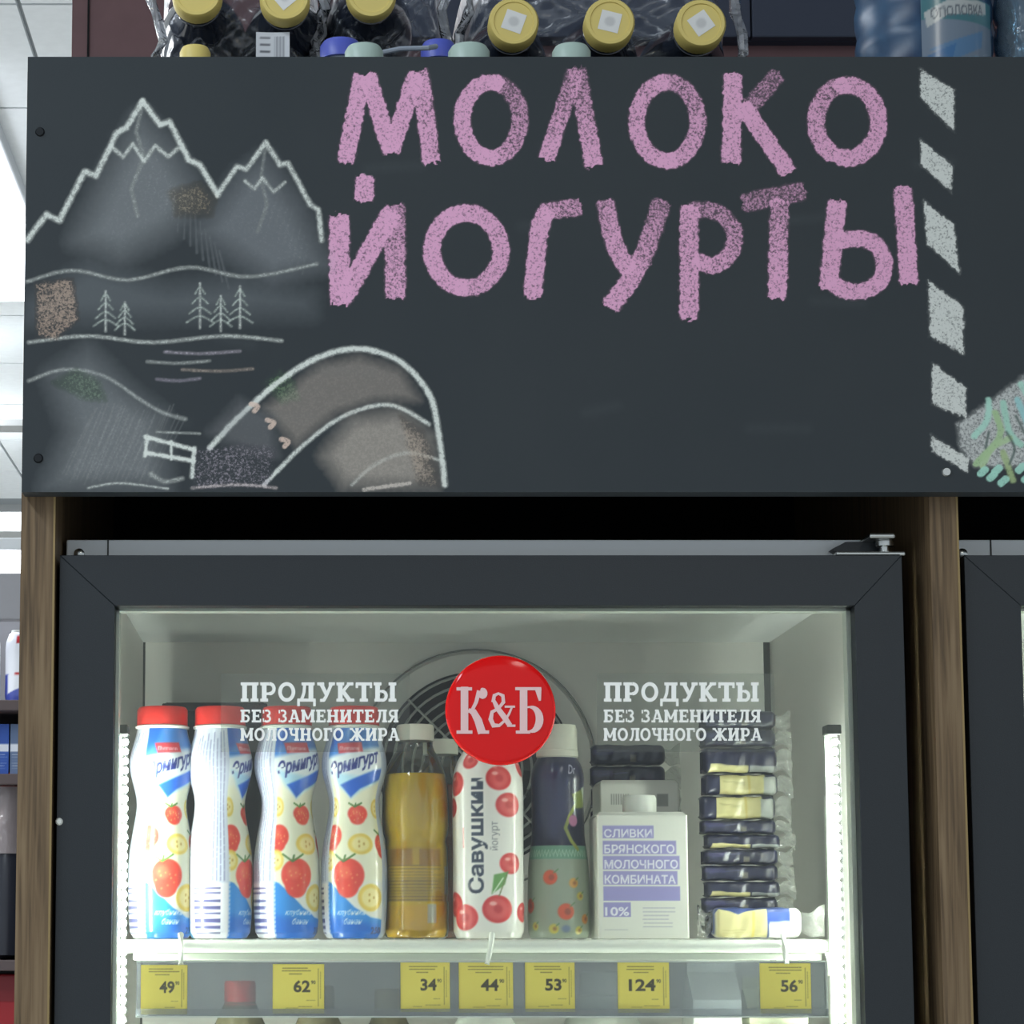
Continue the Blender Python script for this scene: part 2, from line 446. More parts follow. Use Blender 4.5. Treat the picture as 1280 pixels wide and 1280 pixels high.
for z in shelf_z:
    obj('shelf', G().box(shx0, shx1, YS-0.02, YS+0.40, z-0.022, z), M_SHELF, t, world=True, bevel=0.002)
for x in (shx0, shx1):
    obj('upright', G().box(x-0.012, x+0.012, YS-0.01, YS+0.43, 0, WZ(718, YS)), mat('far_upright', (110, 110, 112), 0.6), t, world=True)
# goods of the far aisle
def far_canister(px, label):
    z = shelf_z[0]; x = WX(px, YS)
    cv = Canvas(2*pi*26, 155, (238, 240, 246), 1)
    cv.rect(0, 0, 200, 62, (70, 84, 170)); cv.poly([(60, 60), (100, 90), (100, 40), (60, 20)], (238, 240, 246)); cv.rect(78, 128, 92, 144, (200, 40, 46)); cv.rect(76, 60, 92, 66, (200, 60, 60))
    t = thing('canister', label, 'canister', (x, YS+0.08, z), group='white canisters on the far shelf')
    printed_lathe('body', [(0.026, 0), (0.031, 0.004), (0.031, 0.13), (0.027, 0.145), (0.02, 0.152)], cv, 0.026, M_PRINT, t, n=60, nz=60)
    obj('lid', G().lathe([(0.019, 0.151), (0.019, 0.158), (0.0, 0.159)], 24), M_WCAP, t, smooth=True)
for i, px in enumerate((14, -30, -74, -118)):
    far_canister(px, ('white canister with blue base on the far shelf, nearest the wooden post', 'white canister with blue base on the far shelf, second from the post', 'white canister with blue base on the far shelf, third from the post', 'white canister with blue base on the far shelf, farthest from the post')[i])
for i, px in enumerate((16, -4, -26, -48)):
    h = 0.108; x = WX(px, YS)
    cv = Canvas(30, 108, [(96, 116, 150), (44, 84, 170)][i % 2], 1); cv.rect(0, 50, 30, 66, (225, 230, 240)); cv.fineprint(3, 8, 27, 44, 6, (220, 224, 232), seed=i)
    t = thing('carton_box', ('grey blue box under the white canister on the far shelf', 'bright blue box beside the grey blue box on the far shelf', 'grey blue box further along the far shelf', 'blue box at the end of the row on the far shelf')[i], 'box', (x, YS+0.03, shelf_z[1]))
    obj('body', G().box(-0.015, 0.015, 0.001, 0.09, 0, h), mat('blue_card', (60, 90, 160), 0.5), t)
    X, Z = np.meshgrid(np.linspace(-0.015, 0.015, 20), np.linspace(0, h, 60)); V = np.stack([X, X*0, Z], -1).reshape(-1, 3)
    grid_mesh('front_print', V, 20, 60, cv.sample((X+0.015)*1000, Z*1000).reshape(-1, 3), M_PAPER, t)
t = thing('plastic_bag', 'crumpled clear bag with a red top under the blue boxes', 'bag', (WX(4, YS), YS+0.06, shelf_z[2]))
prof = [(0.02, 0), (0.05, 0.01), (0.055, 0.12), (0.055, 0.20), (0.045, 0.27), (0.03, 0.33), (0.012, 0.36)]
g = G().lathe(prof, 30); g.v = [(x*(1+0.12*sin(9*z*30+x*200)), y, z+0.004*sin(x*300)) for x, y, z in g.v]
obj('body', g, mat('dark_jar', (36, 38, 46), 0.25), t, smooth=True)
obj('wrap', G().lathe([(0.058, 0.22), (0.056, 0.27), (0.05, 0.31), (0.052, 0.36)], 30), clear_mat('bag_film', (250, 240, 240), 0.2, haze=0.45, hazecol=(220, 205, 205), gloss=2, bump=0.6), t, smooth=True)
obj('red_top', G().lathe([(0.03, 0.36), (0.036, 0.365), (0.036, 0.385), (0.02, 0.392)], 24), M_REDCAP, t, smooth=True)
for i, px in enumerate((8, -50, -110)):
    x = WX(px, YS)
    t = thing('red_carton', ('red carton low on the far shelf nearest the wooden post', 'red carton low on the far shelf, second from the wooden post', 'red carton low on the far shelf, third from the wooden post')[i], 'box', (x, YS+0.1, 1.28))
    h = shelf_z[2]-0.03-1.28
    obj('body', G().box(-0.04, 0.04, -0.07, 0.09, 0, h), mat('red_card', (150, 20, 30), 0.5), t, bevel=0.003)
    obj('flap', G().box(-0.038, 0.038, -0.072, -0.0702, h*0.72, h-0.004), mat('red_card_lid', (120, 16, 26), 0.5), t)
o = bpy.data.objects['shelving_unit']
obj('shelf', G().box(shx0, shx1, YS-0.02, YS+0.40, 1.258, 1.28), M_SHELF, o, world=True, bevel=0.002)

# ------------------------------------------------------------------ wooden posts between the coolers
PITCHX = WX(1213, 1.88, 900)-WX(74, 1.88, 900)     # from one cooler to the next
YP = 1.872
def post(xl, xr, label):
    t = thing('wooden_post', label, 'post', ((xl+xr)/2, 2.3, 0))
    obj('panel', G().box(xl, xr, YP+0.0015, 2.9, 0, WZ(90, YP)), M_WOOD, t, world=True)
    obj('front_edge', G().box(xl, xr, YP, YP+0.0014, 0, WZ(90, YP)), M_WOOD, t, world=True)
    obj('edge_band', G().box(xr-0.0012, xr+0.0004, YP-0.0004, YP+0.0016, 0, WZ(560, YP)), M_EDGE, t, world=True)
    return t
xl, xr = WX(19, YP), WX(62, YP)
post(xl, xr, 'upright wooden panel at the outer side of the middle cooler, store aisle beyond it')
pr = (WX(1177, YP), WX(1213, YP))
pr = (pr[0]-0.0, pr[1])
post(pr[0], pr[1], 'upright wooden panel between the two coolers')
post(pr[1]+PITCHX-0.024, pr[1]+PITCHX, 'upright wooden panel past the second cooler')

# ------------------------------------------------------------------ header cabinet with the chalkboard
XL = WX(31, YB, 340)
XR = XL + 1.36
ZB, ZT = WZ(615, YB), WZ(71, YB)
RES = 0.00085
NU, NV = int((WX(1330, YB, 340)-XL)/RES), int((ZT-ZB)/RES)
XA = XL + (NU-1)*RES
class Chalk:
    def __init__(s):
        s.c = np.zeros((NV, NU, 3)); s.a = np.zeros((NV, NU)); s.g = np.zeros((NV, NU))
        s.X, s.Z = np.meshgrid(XL+np.arange(NU)*RES, ZB+np.arange(NV)*(ZT-ZB)/(NV-1))
        n = RNG.random((NV//3+3, NU//3+3)); n = np.kron(n, np.ones((3, 3)))[:NV, :NU]
        k = np.ones(3)/3
        for ax in (0, 1): n = np.apply_along_axis(lambda q: np.convolve(q, k, 'same'), ax, n)
        s.n = n
    def loc(s, p): q = W(p[0], p[1], YB); return q[0], q[2]
    def win(s, P, m):
        i0 = max(0, int((P[:, 0].min()-m-XL)/RES)); i1 = min(NU, int((P[:, 0].max()+m-XL)/RES)+2)
        dz = (ZT-ZB)/(NV-1)
        j0 = max(0, int((P[:, 1].min()-m-ZB)/dz)); j1 = min(NV, int((P[:, 1].max()+m-ZB)/dz)+2)
        return slice(j0, j1), slice(i0, i1)
    def lay(s, sl, cov, col, grit):
        cov = np.clip(cov, 0, 1)
        a0 = s.a[sl]; tot = np.maximum(a0, cov)+0.25*np.minimum(a0, cov); tot = np.clip(tot, 0, 1)
        f = cov/(cov+a0*(1-cov)+1e-6)
        s.c[sl] = s.c[sl]*(1-f[..., None])+np.array(col)/255.0*f[..., None]
        s.g[sl] = s.g[sl]*(1-f)+grit*f
        s.a[sl] = tot
    def stroke(s, pts, wpx, col, dens=0.8, grit=0.9, soft=0.25, wob=0.5, d2=None, smooth=True, butt=False):
        """pts in photo pixels on the board; dens may fade to d2 along the stroke"""
        pts = np.array(pts, float)
        if smooth and len(pts) > 2:
            t = np.arange(len(pts)); tt = np.linspace(0, len(pts)-1, (len(pts)-1)*6+1)
            q = []
            for v in tt:
                i = min(int(v), len(pts)-2); f = v-i
                p0, p1, p2, p3 = pts[max(i-1, 0)], pts[i], pts[i+1], pts[min(i+2, len(pts)-1)]
                q.append(0.5*((2*p1)+(-p0+p2)*f+(2*p0-5*p1+4*p2-p3)*f*f+(-p0+3*p1-3*p2+p3)*f**3))
            pts = np.array(q)
        P = np.array([s.loc(p) for p in pts]); w_ = wpx*0.000617
        sl = s.win(P, w_); X, Z = s.X[sl], s.Z[sl]
        if X.size == 0: return
        D = np.full(X.shape, 9.0); T = np.zeros(X.shape); n = len(P)-1
        for i in range(n):
            a, c = P[i], P[i+1]; e = c-a; t = np.clip(((X-a[0])*e[0]+(Z-a[1])*e[1])/(e@e+1e-12), 0, 1)
            d = np.hypot(X-a[0]-t*e[0], Z-a[1]-t*e[1])
            if butt and i in (0, n-1):
                raw = ((X-a[0])*e[0]+(Z-a[1])*e[1])/np.sqrt(e@e+1e-12); le = np.sqrt(e@e)
                if i == 0: d = np.where(raw < -w_*0.22-(s.n[sl]-0.5)*w_*0.3, 9.0, d)
                if i == n-1: d = np.where(raw > le+w_*0.22+(s.n[sl]-0.5)*w_*0.3, 9.0, d)
            k = d < D; D[k] = d[k]; T[k] = ((i+t)/n)[k]
        dd = D + (s.n[sl]-0.5)*w_*0.22*wob
        cov = np.clip((w_/2-dd)/(w_*soft*0.5)+0.0, 0, 1)
        de = dens if d2 is None else dens+(d2-dens)*T
        s.lay(sl, cov*de, col, grit)
    def patch(s, poly, col, dens=0.5, grit=0.8, soft=8):
        P = np.array([s.loc(p) for p in poly]); so = soft*0.000617
        sl = s.win(P, so); X, Z = s.X[sl], s.Z[sl]
        if X.size == 0: return
        ins = np.zeros(X.shape, bool); D = np.full(X.shape, 9.0); n = len(P)
        for i in range(n):
            a, c = P[i], P[(i+1) % n]
            if a[1] != c[1]: ins ^= ((a[1] > Z) != (c[1] > Z)) & (X < (c[0]-a[0])*(Z-a[1])/(c[1]-a[1])+a[0])
            e = c-a; t = np.clip(((X-a[0])*e[0]+(Z-a[1])*e[1])/(e@e+1e-12), 0, 1); D = np.minimum(D, np.hypot(X-a[0]-t*e[0], Z-a[1]-t*e[1]))
        d = np.where(ins, -D, D)+(s.n[sl]-0.5)*0.002
        s.lay(sl, np.clip(0.5-d/so, 0, 1)*dens, col, grit)
CH = Chalk()
PINK = (230, 170, 204); WH = (222, 226, 218)
def letter(*st):
    for pts, w_, *r in st:
        CH.stroke(pts, w_+3, PINK, dens=(r[0] if r else 0.82)+0.06, grit=0.85, soft=0.2, butt=True, d2=r[1] if len(r) > 1 else None)
def ring(cx, cy, rx, ry, a0, a1, n=14):
    return [(cx+rx*cos(R(a0+(a1-a0)*i/n)), cy+ry*sin(R(a0+(a1-a0)*i/n))) for i in range(n+1)]
letter(([(433, 198), (452, 97)], 23), ([(461, 98), (487, 186)], 23), ([(490, 186), (519, 96)], 23), ([(525, 92), (539, 200)], 24, 0.7, 0.85))
letter((ring(614, 150, 36, 47, -80, -270), 22), (ring(614, 150, 36, 47, -80, 95), 22, 0.5, 0.8))
letter(([(718, 92), (684, 196)], 22, 0.5, 0.9), ([(722, 90), (742, 204)], 24, 0.5, 0.9))
letter((ring(834, 152, 38, 49, -100, -275), 22, 0.7, 0.9), (ring(834, 152, 38, 49, -100, 90), 22, 0.6, 0.8))
letter(([(916, 97), (914, 200)], 25), ([(970, 96), (932, 140)], 23, 0.5), ([(930, 135), (984, 212)], 23))
letter((ring(1059, 152, 39, 46, -100, -240), 23, 0.6, 0.85), (ring(1059, 152, 39, 46, -100, 100), 23, 0.75, 0.85))
letter(([(456, 226), (455, 247)], 25), ([(424, 274), (425, 376)], 27), ([(432, 368), (488, 268)], 26), ([(494, 261), (494, 368)], 27, 0.6, 0.8))
letter((ring(583, 313, 43, 47, -110, -260), 23), (ring(583, 313, 43, 47, -120, 95), 23, 0.85, 0.75))
letter(([(666, 366), (674, 290), (682, 268)], 24), ([(682, 264), (722, 259)], 23, 0.65))
letter(([(757, 256), (768, 305), (784, 334)], 24, 0.65, 0.85), ([(826, 256), (800, 330), (765, 380)], 25, 0.55, 0.9))
letter(([(862, 262), (861, 393)], 25, 0.7, 0.85), ([(866, 262), (898, 266), (918, 290), (912, 318), (892, 332), (874, 326)], 22, 0.5, 0.85))
letter(([(934, 253), (1000, 239)], 25, 0.5), ([(974, 255), (972, 368)], 25, 0.6, 0.9))
letter(([(1046, 256), (1036, 356)], 25), ([(1052, 300), (1085, 300), (1104, 320), (1102, 347), (1084, 362), (1060, 364), (1042, 354)], 22), ([(1129, 240), (1136, 350)], 25, 0.75, 0.95))
for q in ([(1150,85),(1193,112),(1193,166),(1150,122)], [(1150,173),(1191,207),(1190,242),(1150,205)], [(1154,250),(1193,281),(1200,343),(1158,305)],
          [(1160,350),(1205,383),(1205,444),(1162,420)], [(1165,452),(1208,485),(1208,523),(1165,506)], [(1163,543),(1212,574),(1210,592),(1165,564)]):
    CH.patch(q, (214, 216, 210), 0.9, 0.85, 4)
# a plain chalk landscape of hills, in place of the drawing there
def soft(poly, col, d, sft=26): CH.patch(poly, col, d, 0.15, sft)
line = lambda pts, wd=8, col=WH, d=0.75, **k: CH.stroke(pts, wd*1.25, col, dens=d, grit=0.5, soft=0.7, **k)
zig = lambda pts, wd=8, col=WH, d=0.75: CH.stroke(pts, wd*1.3, col, dens=d, grit=0.5, soft=0.7, smooth=False)
# a mountain range: two unequal peaks with snow lines and shaded flanks
soft([(96,300),(140,210),(176,148),(214,190),(250,250),(210,290),(150,320)], (176,180,182), 0.38, 50)
soft([(250,290),(300,220),(330,200),(372,260),(404,330),(340,350)], (170,174,178), 0.36, 46)
soft([(36,380),(110,330),(210,360),(300,350),(390,370),(390,392),(36,400)], (160,166,170), 0.22, 40)
zig([(34,300),(58,268),(74,276),(106,214),(120,220),(146,166),(158,160),(178,126)], 9, d=0.8)
zig([(178,126),(200,156),(212,152),(236,200),(250,206),(272,244)], 9, d=0.85)
zig([(272,244),(296,208),(308,212),(332,178),(350,206),(360,204),(388,256),(398,262),(402,300)], 8, d=0.75)
zig([(140,184),(154,196),(166,180),(180,202),(194,182),(210,196),(222,186)], 7, d=0.65)
zig([(306,226),(318,236),(328,222),(342,240),(356,228)], 6, d=0.6)
zig([(178,132),(170,164),(180,196),(164,236),(172,270)], 6, d=0.4); zig([(332,184),(326,222),(334,256),(322,290)], 5, d=0.35)
for k in range(14): CH.stroke([(196+k*6, 196+k*9), (182+k*8, 244+k*9)], 5, (176,180,182), dens=0.24, grit=0.4, soft=0.9)
for k in range(8): CH.stroke([(350+k*5, 236+k*10), (336+k*6, 280+k*9)], 5, (176,180,182), dens=0.22, grit=0.4, soft=0.9)
CH.patch([(214,240),(250,230),(268,248),(262,268),(222,268)], (170,150,120), 0.42, 0.9, 14)
line([(34,352),(90,338),(160,350),(236,334),(310,346),(396,330)], 6, d=0.5)
# fir trees on the near shore
for x, y, h in ((132, 408, 44), (156, 412, 34), (250, 404, 50), (276, 408, 38), (300, 404, 46)):
    line([(x, y-h), (x, y+6)], 4, d=0.6)
    for q in (0.2, 0.45, 0.7, 0.92): line([(x-h*0.30*q-3, y-h+h*q+3), (x, y-h+h*q-5), (x+h*0.30*q+3, y-h+h*q+3)], 3.5, (190,200,190), 0.6)
line([(36,428),(110,420),(190,428),(280,420),(352,426)], 6, d=0.6)
for x0, x1, y, c_, d_ in ((206, 300, 440, (206,196,206), 0.5), (184, 262, 452, WH, 0.45), (228, 316, 462, (190,174,160), 0.5), (196, 250, 474, (200,190,204), 0.45)):
    line([(x0, y), ((x0+x1)/2, y+2), (x1, y-1)], 5, c_, d_)
CH.patch([(45,354),(92,348),(98,400),(70,424),(46,420)], (176,152,134), 0.62, 0.95, 6)
line([(36,476),(80,462),(130,470),(176,500),(204,516),(232,524)], 6, d=0.5)
soft([(64,470),(110,440),(160,490),(200,520),(205,608),(60,608),(88,540)], (160,164,166), 0.40, 46)
soft([(90,540),(150,500),(196,530),(186,600),(84,606)], (158,160,160), 0.30, 36)
for i in range(26):
    x = 78+i*4.6; CH.stroke([(x+38, 500+RNG.random()*26), (x, 592+RNG.random()*14)], 3.2, (176,178,176), dens=0.16+0.14*RNG.random(), grit=0.3, soft=0.9)
CH.patch([(66,478),(96,462),(124,478),(132,500),(104,498)], (120,150,112), 0.35, 0.9, 10)
CH.patch([(330,478),(352,462),(368,478),(374,498),(352,504)], (112,150,104), 0.45, 0.9, 8)
line([(262,560),(300,520),(350,476),(400,446),(450,436),(500,452),(536,492),(548,540),(556,606)], 9, d=0.92)
line([(330,606),(380,556),(430,520),(486,506),(536,530)], 7, d=0.8); line([(440,606),(470,580),(510,566),(552,576)], 6, d=0.6)
soft([(330,510),(400,456),(450,446),(500,462),(524,500),(470,500),(420,516),(370,556)], (168,158,148), 0.5, 18)
soft([(440,524),(500,516),(536,546),(544,606),(430,606),(404,570)], (190,180,168), 0.60, 30)
CH.patch([(500,520),(530,540),(546,590),(548,608),(524,606)], (170,150,132), 0.4, 0.9, 8)
soft([(300,500),(340,520),(346,570),(300,560),(262,540)], (140,140,142), 0.35, 20)
CH.patch([(246,562),(300,556),(344,560),(336,610),(240,610)], (176,166,176), 0.45, 0.95, 8)
line([(110,610),(150,604),(210,611)], 4, d=0.6); line([(240,610),(300,606),(345,610)], 5, (214,200,196), 0.6); line([(455,612),(512,604)], 7, (200,190,180), 0.8)
# chalk fence on the hill
line([(182,546),(242,562)], 7, d=0.95); line([(182,566),(242,576)], 7, d=0.95); line([(184,546),(181,570)], 6, d=0.9); line([(214,552),(214,574)], 5, d=0.8); line([(243,560),(240,596)], 7, d=0.85); line([(196,540),(250,542)], 4, d=0.5)
line([(188,592),(206,602),(228,598)], 7, d=0.5)
for x, y in ((318, 508), (338, 528), (356, 552)): CH.stroke([(x-4, y-3), (x+4, y), (x, y+6)], 8, (222, 196, 180), dens=0.75, grit=0.4)
# the next drawing along: a bushy plant in white and mint chalk
CH.patch([(1196,530),(1238,500),(1290,462),(1340,440),(1345,570),(1280,584),(1218,584),(1200,560)], (206,208,204), 0.72, 0.6, 8)
for pts, col in (([(1236,500),(1234,525),(1218,545)], (168,214,196)), ([(1254,504),(1262,540),(1276,556)], (160,206,186)), ([(1244,516),(1250,545),(1220,580)], (160,190,140)),
                 ([(1262,548),(1240,560),(1228,582)], (170,196,150)), ([(1254,566),(1266,600)], (160,180,130)), ([(1272,500),(1284,530)], (150,200,200)), ([(1276,480),(1300,520)], (170,214,196))):
    CH.stroke(pts, 11, col, dens=0.85, grit=0.35, soft=0.5)
for x, y in ((1229,592),(1240,598),(1246,590),(1254,604),(1276,588),(1284,600),(1296,590)): CH.stroke([(x-3, y), (x+3, y-5)], 11, (164,214,196), dens=0.9, grit=0.3)
for pts in ([(1258,540),(1268,560),(1262,580)], [(1236,540),(1232,560)], [(1270,520),(1290,560)]): CH.stroke(pts, 5, (60,76,70), dens=0.6, grit=0.3, soft=0.8)
# faint dust of wiped chalk
for i in range(14):
    x, y = RNG.random()*1100+60, RNG.random()*480+90
    CH.stroke([(x, y), (x+30+60*RNG.random(), y+20*(RNG.random()-0.5))], 22, (150, 156, 158), dens=0.05, grit=0.05, soft=1.6)

mb = bpy.data.materials.new('chalkboard_face'); mb.use_nodes = True
nt = mb.node_tree; N = nt.nodes; L = nt.links; b = N['Principled BSDF']
b.inputs['Roughness'].default_value = 0.62; b.inputs['Specular IOR Level'].default_value = 0.25
at = N.new('ShaderNodeAttribute'); at.attribute_name = 'print'
gr = N.new('ShaderNodeAttribute'); gr.attribute_name = 'grit'
tc = N.new('ShaderNodeTexCoord')
nz = N.new('ShaderNodeTexNoise'); nz.inputs['Scale'].default_value = 560; nz.inputs['Detail'].default_value = 3; nz.inputs['Roughness'].default_value = 0.7
L.new(tc.outputs['Object'], nz.inputs['Vector'])
def math_node(op, a=None, b_=None, c=None):
    n = N.new('ShaderNodeMath'); n.operation = op
    for i, v in enumerate((a, b_, c)):
        if v is None: continue
        if isinstance(v, (int, float)): n.inputs[i].default_value = v
        else: L.new(v, n.inputs[i])
    return n.outputs[0]
alpha = at.outputs['Alpha']
# grains: the fuller the coverage, the fewer bare specks
x = math_node('SUBTRACT', nz.outputs['Fac'], 0.5); x = math_node('MULTIPLY', x, 5.5)
y = math_node('MULTIPLY', alpha, 2.3); x = math_node('ADD', x, y); x = math_node('SUBTRACT', x, 0.95)
cl = N.new('ShaderNodeClamp'); L.new(x, cl.inputs[0])
gm = math_node('MULTIPLY', cl.outputs[0], math_node('MINIMUM', math_node('MULTIPLY', alpha, 1.25), 0.95))
mixf = N.new('ShaderNodeMix'); mixf.data_type = 'FLOAT'
L.new(gr.outputs['Fac'], mixf.inputs[0]); L.new(alpha, mixf.inputs[2]); L.new(gm, mixf.inputs[3])
mc = N.new('ShaderNodeMix'); mc.data_type = 'RGBA'
nb = N.new('ShaderNodeTexNoise'); nb.inputs['Scale'].default_value = 9; L.new(tc.outputs['Object'], nb.inputs['Vector'])
cr = N.new('ShaderNodeValToRGB'); cr.color_ramp.elements[0].color = (*rgb(47, 53, 57), 1); cr.color_ramp.elements[1].color = (*rgb(54, 59, 62), 1)
L.new(nb.outputs['Fac'], cr.inputs[0])
L.new(mixf.outputs[0], mc.inputs[0]); L.new(cr.outputs[0], mc.inputs[6]); L.new(at.outputs['Color'], mc.inputs[7])
L.new(mc.outputs[2], b.inputs['Base Color'])

hd = thing('chalkboard', 'long black chalkboard with pink chalk lettering above the coolers', 'chalkboard', ((XL+XR)/2, YB+0.01, ZB))
V = np.stack([CH.X, np.full(CH.X.shape, YB), CH.Z], -1).reshape(-1, 3)-np.array(hd.location)
cols = np.concatenate([CH.c, CH.a[..., None]], -1).reshape(-1, 4)
fc = grid_mesh('chalk_face', V, NU, NV, cols, mb, hd, smooth=False, extra=CH.g.ravel())
obj('board_panel', G().box(XL, XR, YB+0.0002, YB+0.02, ZB, ZT), M_BLACK, hd, world=True)
obj('chalk_face', G().add([(XA, YB, ZB), (XR, YB, ZB), (XR, YB, ZT), (XA, YB, ZT)], [(0, 1, 2, 3)]), M_BLACK, hd, world=True)
for px, py, m_ in ((48, 573, M_SCREW), (50, 165, M_SCREW), (1183, 590, M_CHROME)):
    p = W(px, py, YB)
    obj('screw', G().lathe([(0.0, -0.0012), (0.003, -0.0012), (0.0038, 0.0)], 16, c=(p[0], YB-0.0002, p[2]), axis='y'), m_, hd, smooth=True, world=True)
# deck behind the board that carries the stock above the coolers
ZD = WZ(205, YB)
deck = thing('top_shelf', 'dark shelf deck behind the chalkboard that carries bottles', 'shelf', ((XL+XR)/2, 2.4, ZD))
obj('board', G().box(xr+0.0005, pr[0]-0.0005, YB+0.021, 2.9, ZD-0.02, ZD), M_DARK, deck, world=True)
obj('board', G().box(pr[1]+0.0005, XR-0.01, YB+0.021, 2.9, ZD-0.02, ZD), M_DARK, deck, world=True)
ZRISE = WZ(98, 2.0)
obj('riser', G().box(WX(175, 2.0), WX(935, 2.0), 2.02, 2.42, ZD, ZRISE), M_DARK, deck, world=True, bevel=0.002)
M_MAROON = mat('maroon_panel', (104, 74, 76), 0.6, noise=0.05, nscale=30)
struct('trim_1', G().box(WX(90, 2.85, 30), WX(1700, 2.85, 30), 2.85, 2.87, 1.2, CEIL), M_MAROON)
struct('trim_2', G().box(WX(110, 2.845, 30)-0.001, WX(110, 2.845, 30)+0.001, 2.847, 2.85, 1.2, CEIL), M_DARK)
t = thing('wall_cabinet', 'dark navy cabinet above the maroon panel, behind the blue bottles', 'cabinet', (WX(900, 2.6), 2.7, WZ(46, 2.6)))
obj('body', G().box(WX(462, 2.6), WX(1500, 2.6), 2.8355, 2.849, WZ(46, 2.82), CEIL-0.02), mat('navy_board', (58, 64, 80), 0.7), t, world=True)
obj('door', G().box(WX(464, 2.6), WX(1010, 2.6), 2.82, 2.835, WZ(46, 2.82), CEIL-0.03), mat('navy_board2', (60, 66, 82), 0.7), t, world=True, bevel=0.002)
obj('door', G().box(WX(1012, 2.6), WX(1498, 2.6), 2.82, 2.835, WZ(46, 2.82), CEIL-0.03), mat('navy_board2'), t, world=True, bevel=0.002)

# ------------------------------------------------------------------ stock on the top shelf
M_YCAP = mat('yellow_cap', (222, 200, 116), 0.5)
M_DARKB = mat('dark_drink', (38, 44, 56), 0.12, spec=0.6)
M_LABELW = printed_mat('white_sticker', 0.5)
def cap_geo(r, h, ribs=36):
    g = G(); n = ribs*2; v = []
    for rr, z in ((r, 0), (r, h*0.85)):
        for k in range(n): q = rr*(1+(0.009 if k % 2 else 0)); a = 2*pi*k/n; v.append((q*sin(a), -q*cos(a), z))
    for rr, z in ((r*0.93, h), (r*0.8, h), (r*0.78, h-0.001)):
        for k in range(n): a = 2*pi*k/n; v.append((rr*sin(a), -rr*cos(a), z))
    f = [(i*n+k, i*n+(k+1) % n, (i+1)*n+(k+1) % n, (i+1)*n+k) for i in range(4) for k in range(n)]+[tuple(4*n+k for k in range(n)), tuple(range(n-1, -1, -1))]
    return g.add(v, f)
def lying_bottle_proto():
    t = thing('drink_bottle', '', 'bottle')
    L_ = 0.30
    prof = [(0.012, 0), (0.036, 0.002), (0.040, 0.012), (0.040, 0.18), (0.038, 0.20), (0.030, 0.235), (0.021, 0.262), (0.0175, 0.275), (0.0175, L_-0.012)]
    obj('body', G().lathe(prof, 36), M_DARKB, t, smooth=True)
    c = obj('cap', cap_geo(0.0215, 0.017), M_YCAP, t, smooth=True); c.location = (0, 0, L_-0.014)
    obj('collar', G().lathe([(0.0175, L_-0.026), (0.0205, L_-0.025), (0.0205, L_-0.022), (0.0175, L_-0.021)], 30), M_DARKB, t, smooth=True)
    return t
lp = lying_bottle_proto()
def sticker(parent, cx, cz, y, s, rot):
    """small white square sticker on a cap; the machine-readable code on it is left out"""
    cv = Canvas(14, 14, (228, 226, 222), 3); cv.ellipse(7, 7, 3.6, 3.4, (196, 194, 192), al=0.8, soft=1.5)
    n = 16; X, Z = np.meshgrid(np.linspace(-s, s, n), np.linspace(-s, s, n))
    V = np.stack([X*cos(rot)-Z*sin(rot), np.full(X.shape, 0.0), X*sin(rot)+Z*cos(rot)], -1).reshape(-1, 3)
    # cap axis is local z, so lay the sticker in the local xy plane
    V = np.stack([V[:, 0], V[:, 2], np.full(len(V), y)], 1)
    return grid_mesh('sticker', V, n, n, cv.sample((X/s+1)*7, (Z/s+1)*7).reshape(-1, 3), M_LABELW, parent)
names = ['dark bottle lying with its yellow cap forward, first from the edge of the board', 'dark bottle lying with its yellow cap forward, above a small white tag',
         'dark bottle lying with its yellow cap tilted down, third from the edge of the board', 'dark bottle lying with its yellow cap forward, end bottle of the three-cap wrapped pack',
         'dark bottle lying with its yellow cap forward, middle of the three-cap wrapped pack', 'dark bottle lying with its yellow cap forward, beside the dark navy cabinet front']
YC = 1.985
for i, (px, py, tilt, rot) in enumerate(((246, -8, 0, 0.2), (356, -3, 0, 0.7), (464, -8, 0.10, 0.5), (642, 28, 0, -0.35), (762, 28, 0, -0.25), (876, 30, 0, 0.6))):
    o = lp if i == 0 else copy_tree(lp)
    o['label'] = names[i]; o['group'] = 'yellow-capped bottles lying on the top shelf'
    p = W(px, py, YC)
    # local +z (cap end) points to -y
    o.rotation_euler = (pi/2+tilt, 0, 0); 
    o.location = (p[0], YC+0.30*cos(tilt), p[2]+0.3*sin(tilt))
    if i in (1, 3, 4, 5):
        cp = [c for c in o.children if c.name.startswith('cap')][0]
        sticker(cp, 0, 0, 0.0163, 0.0088, rot)
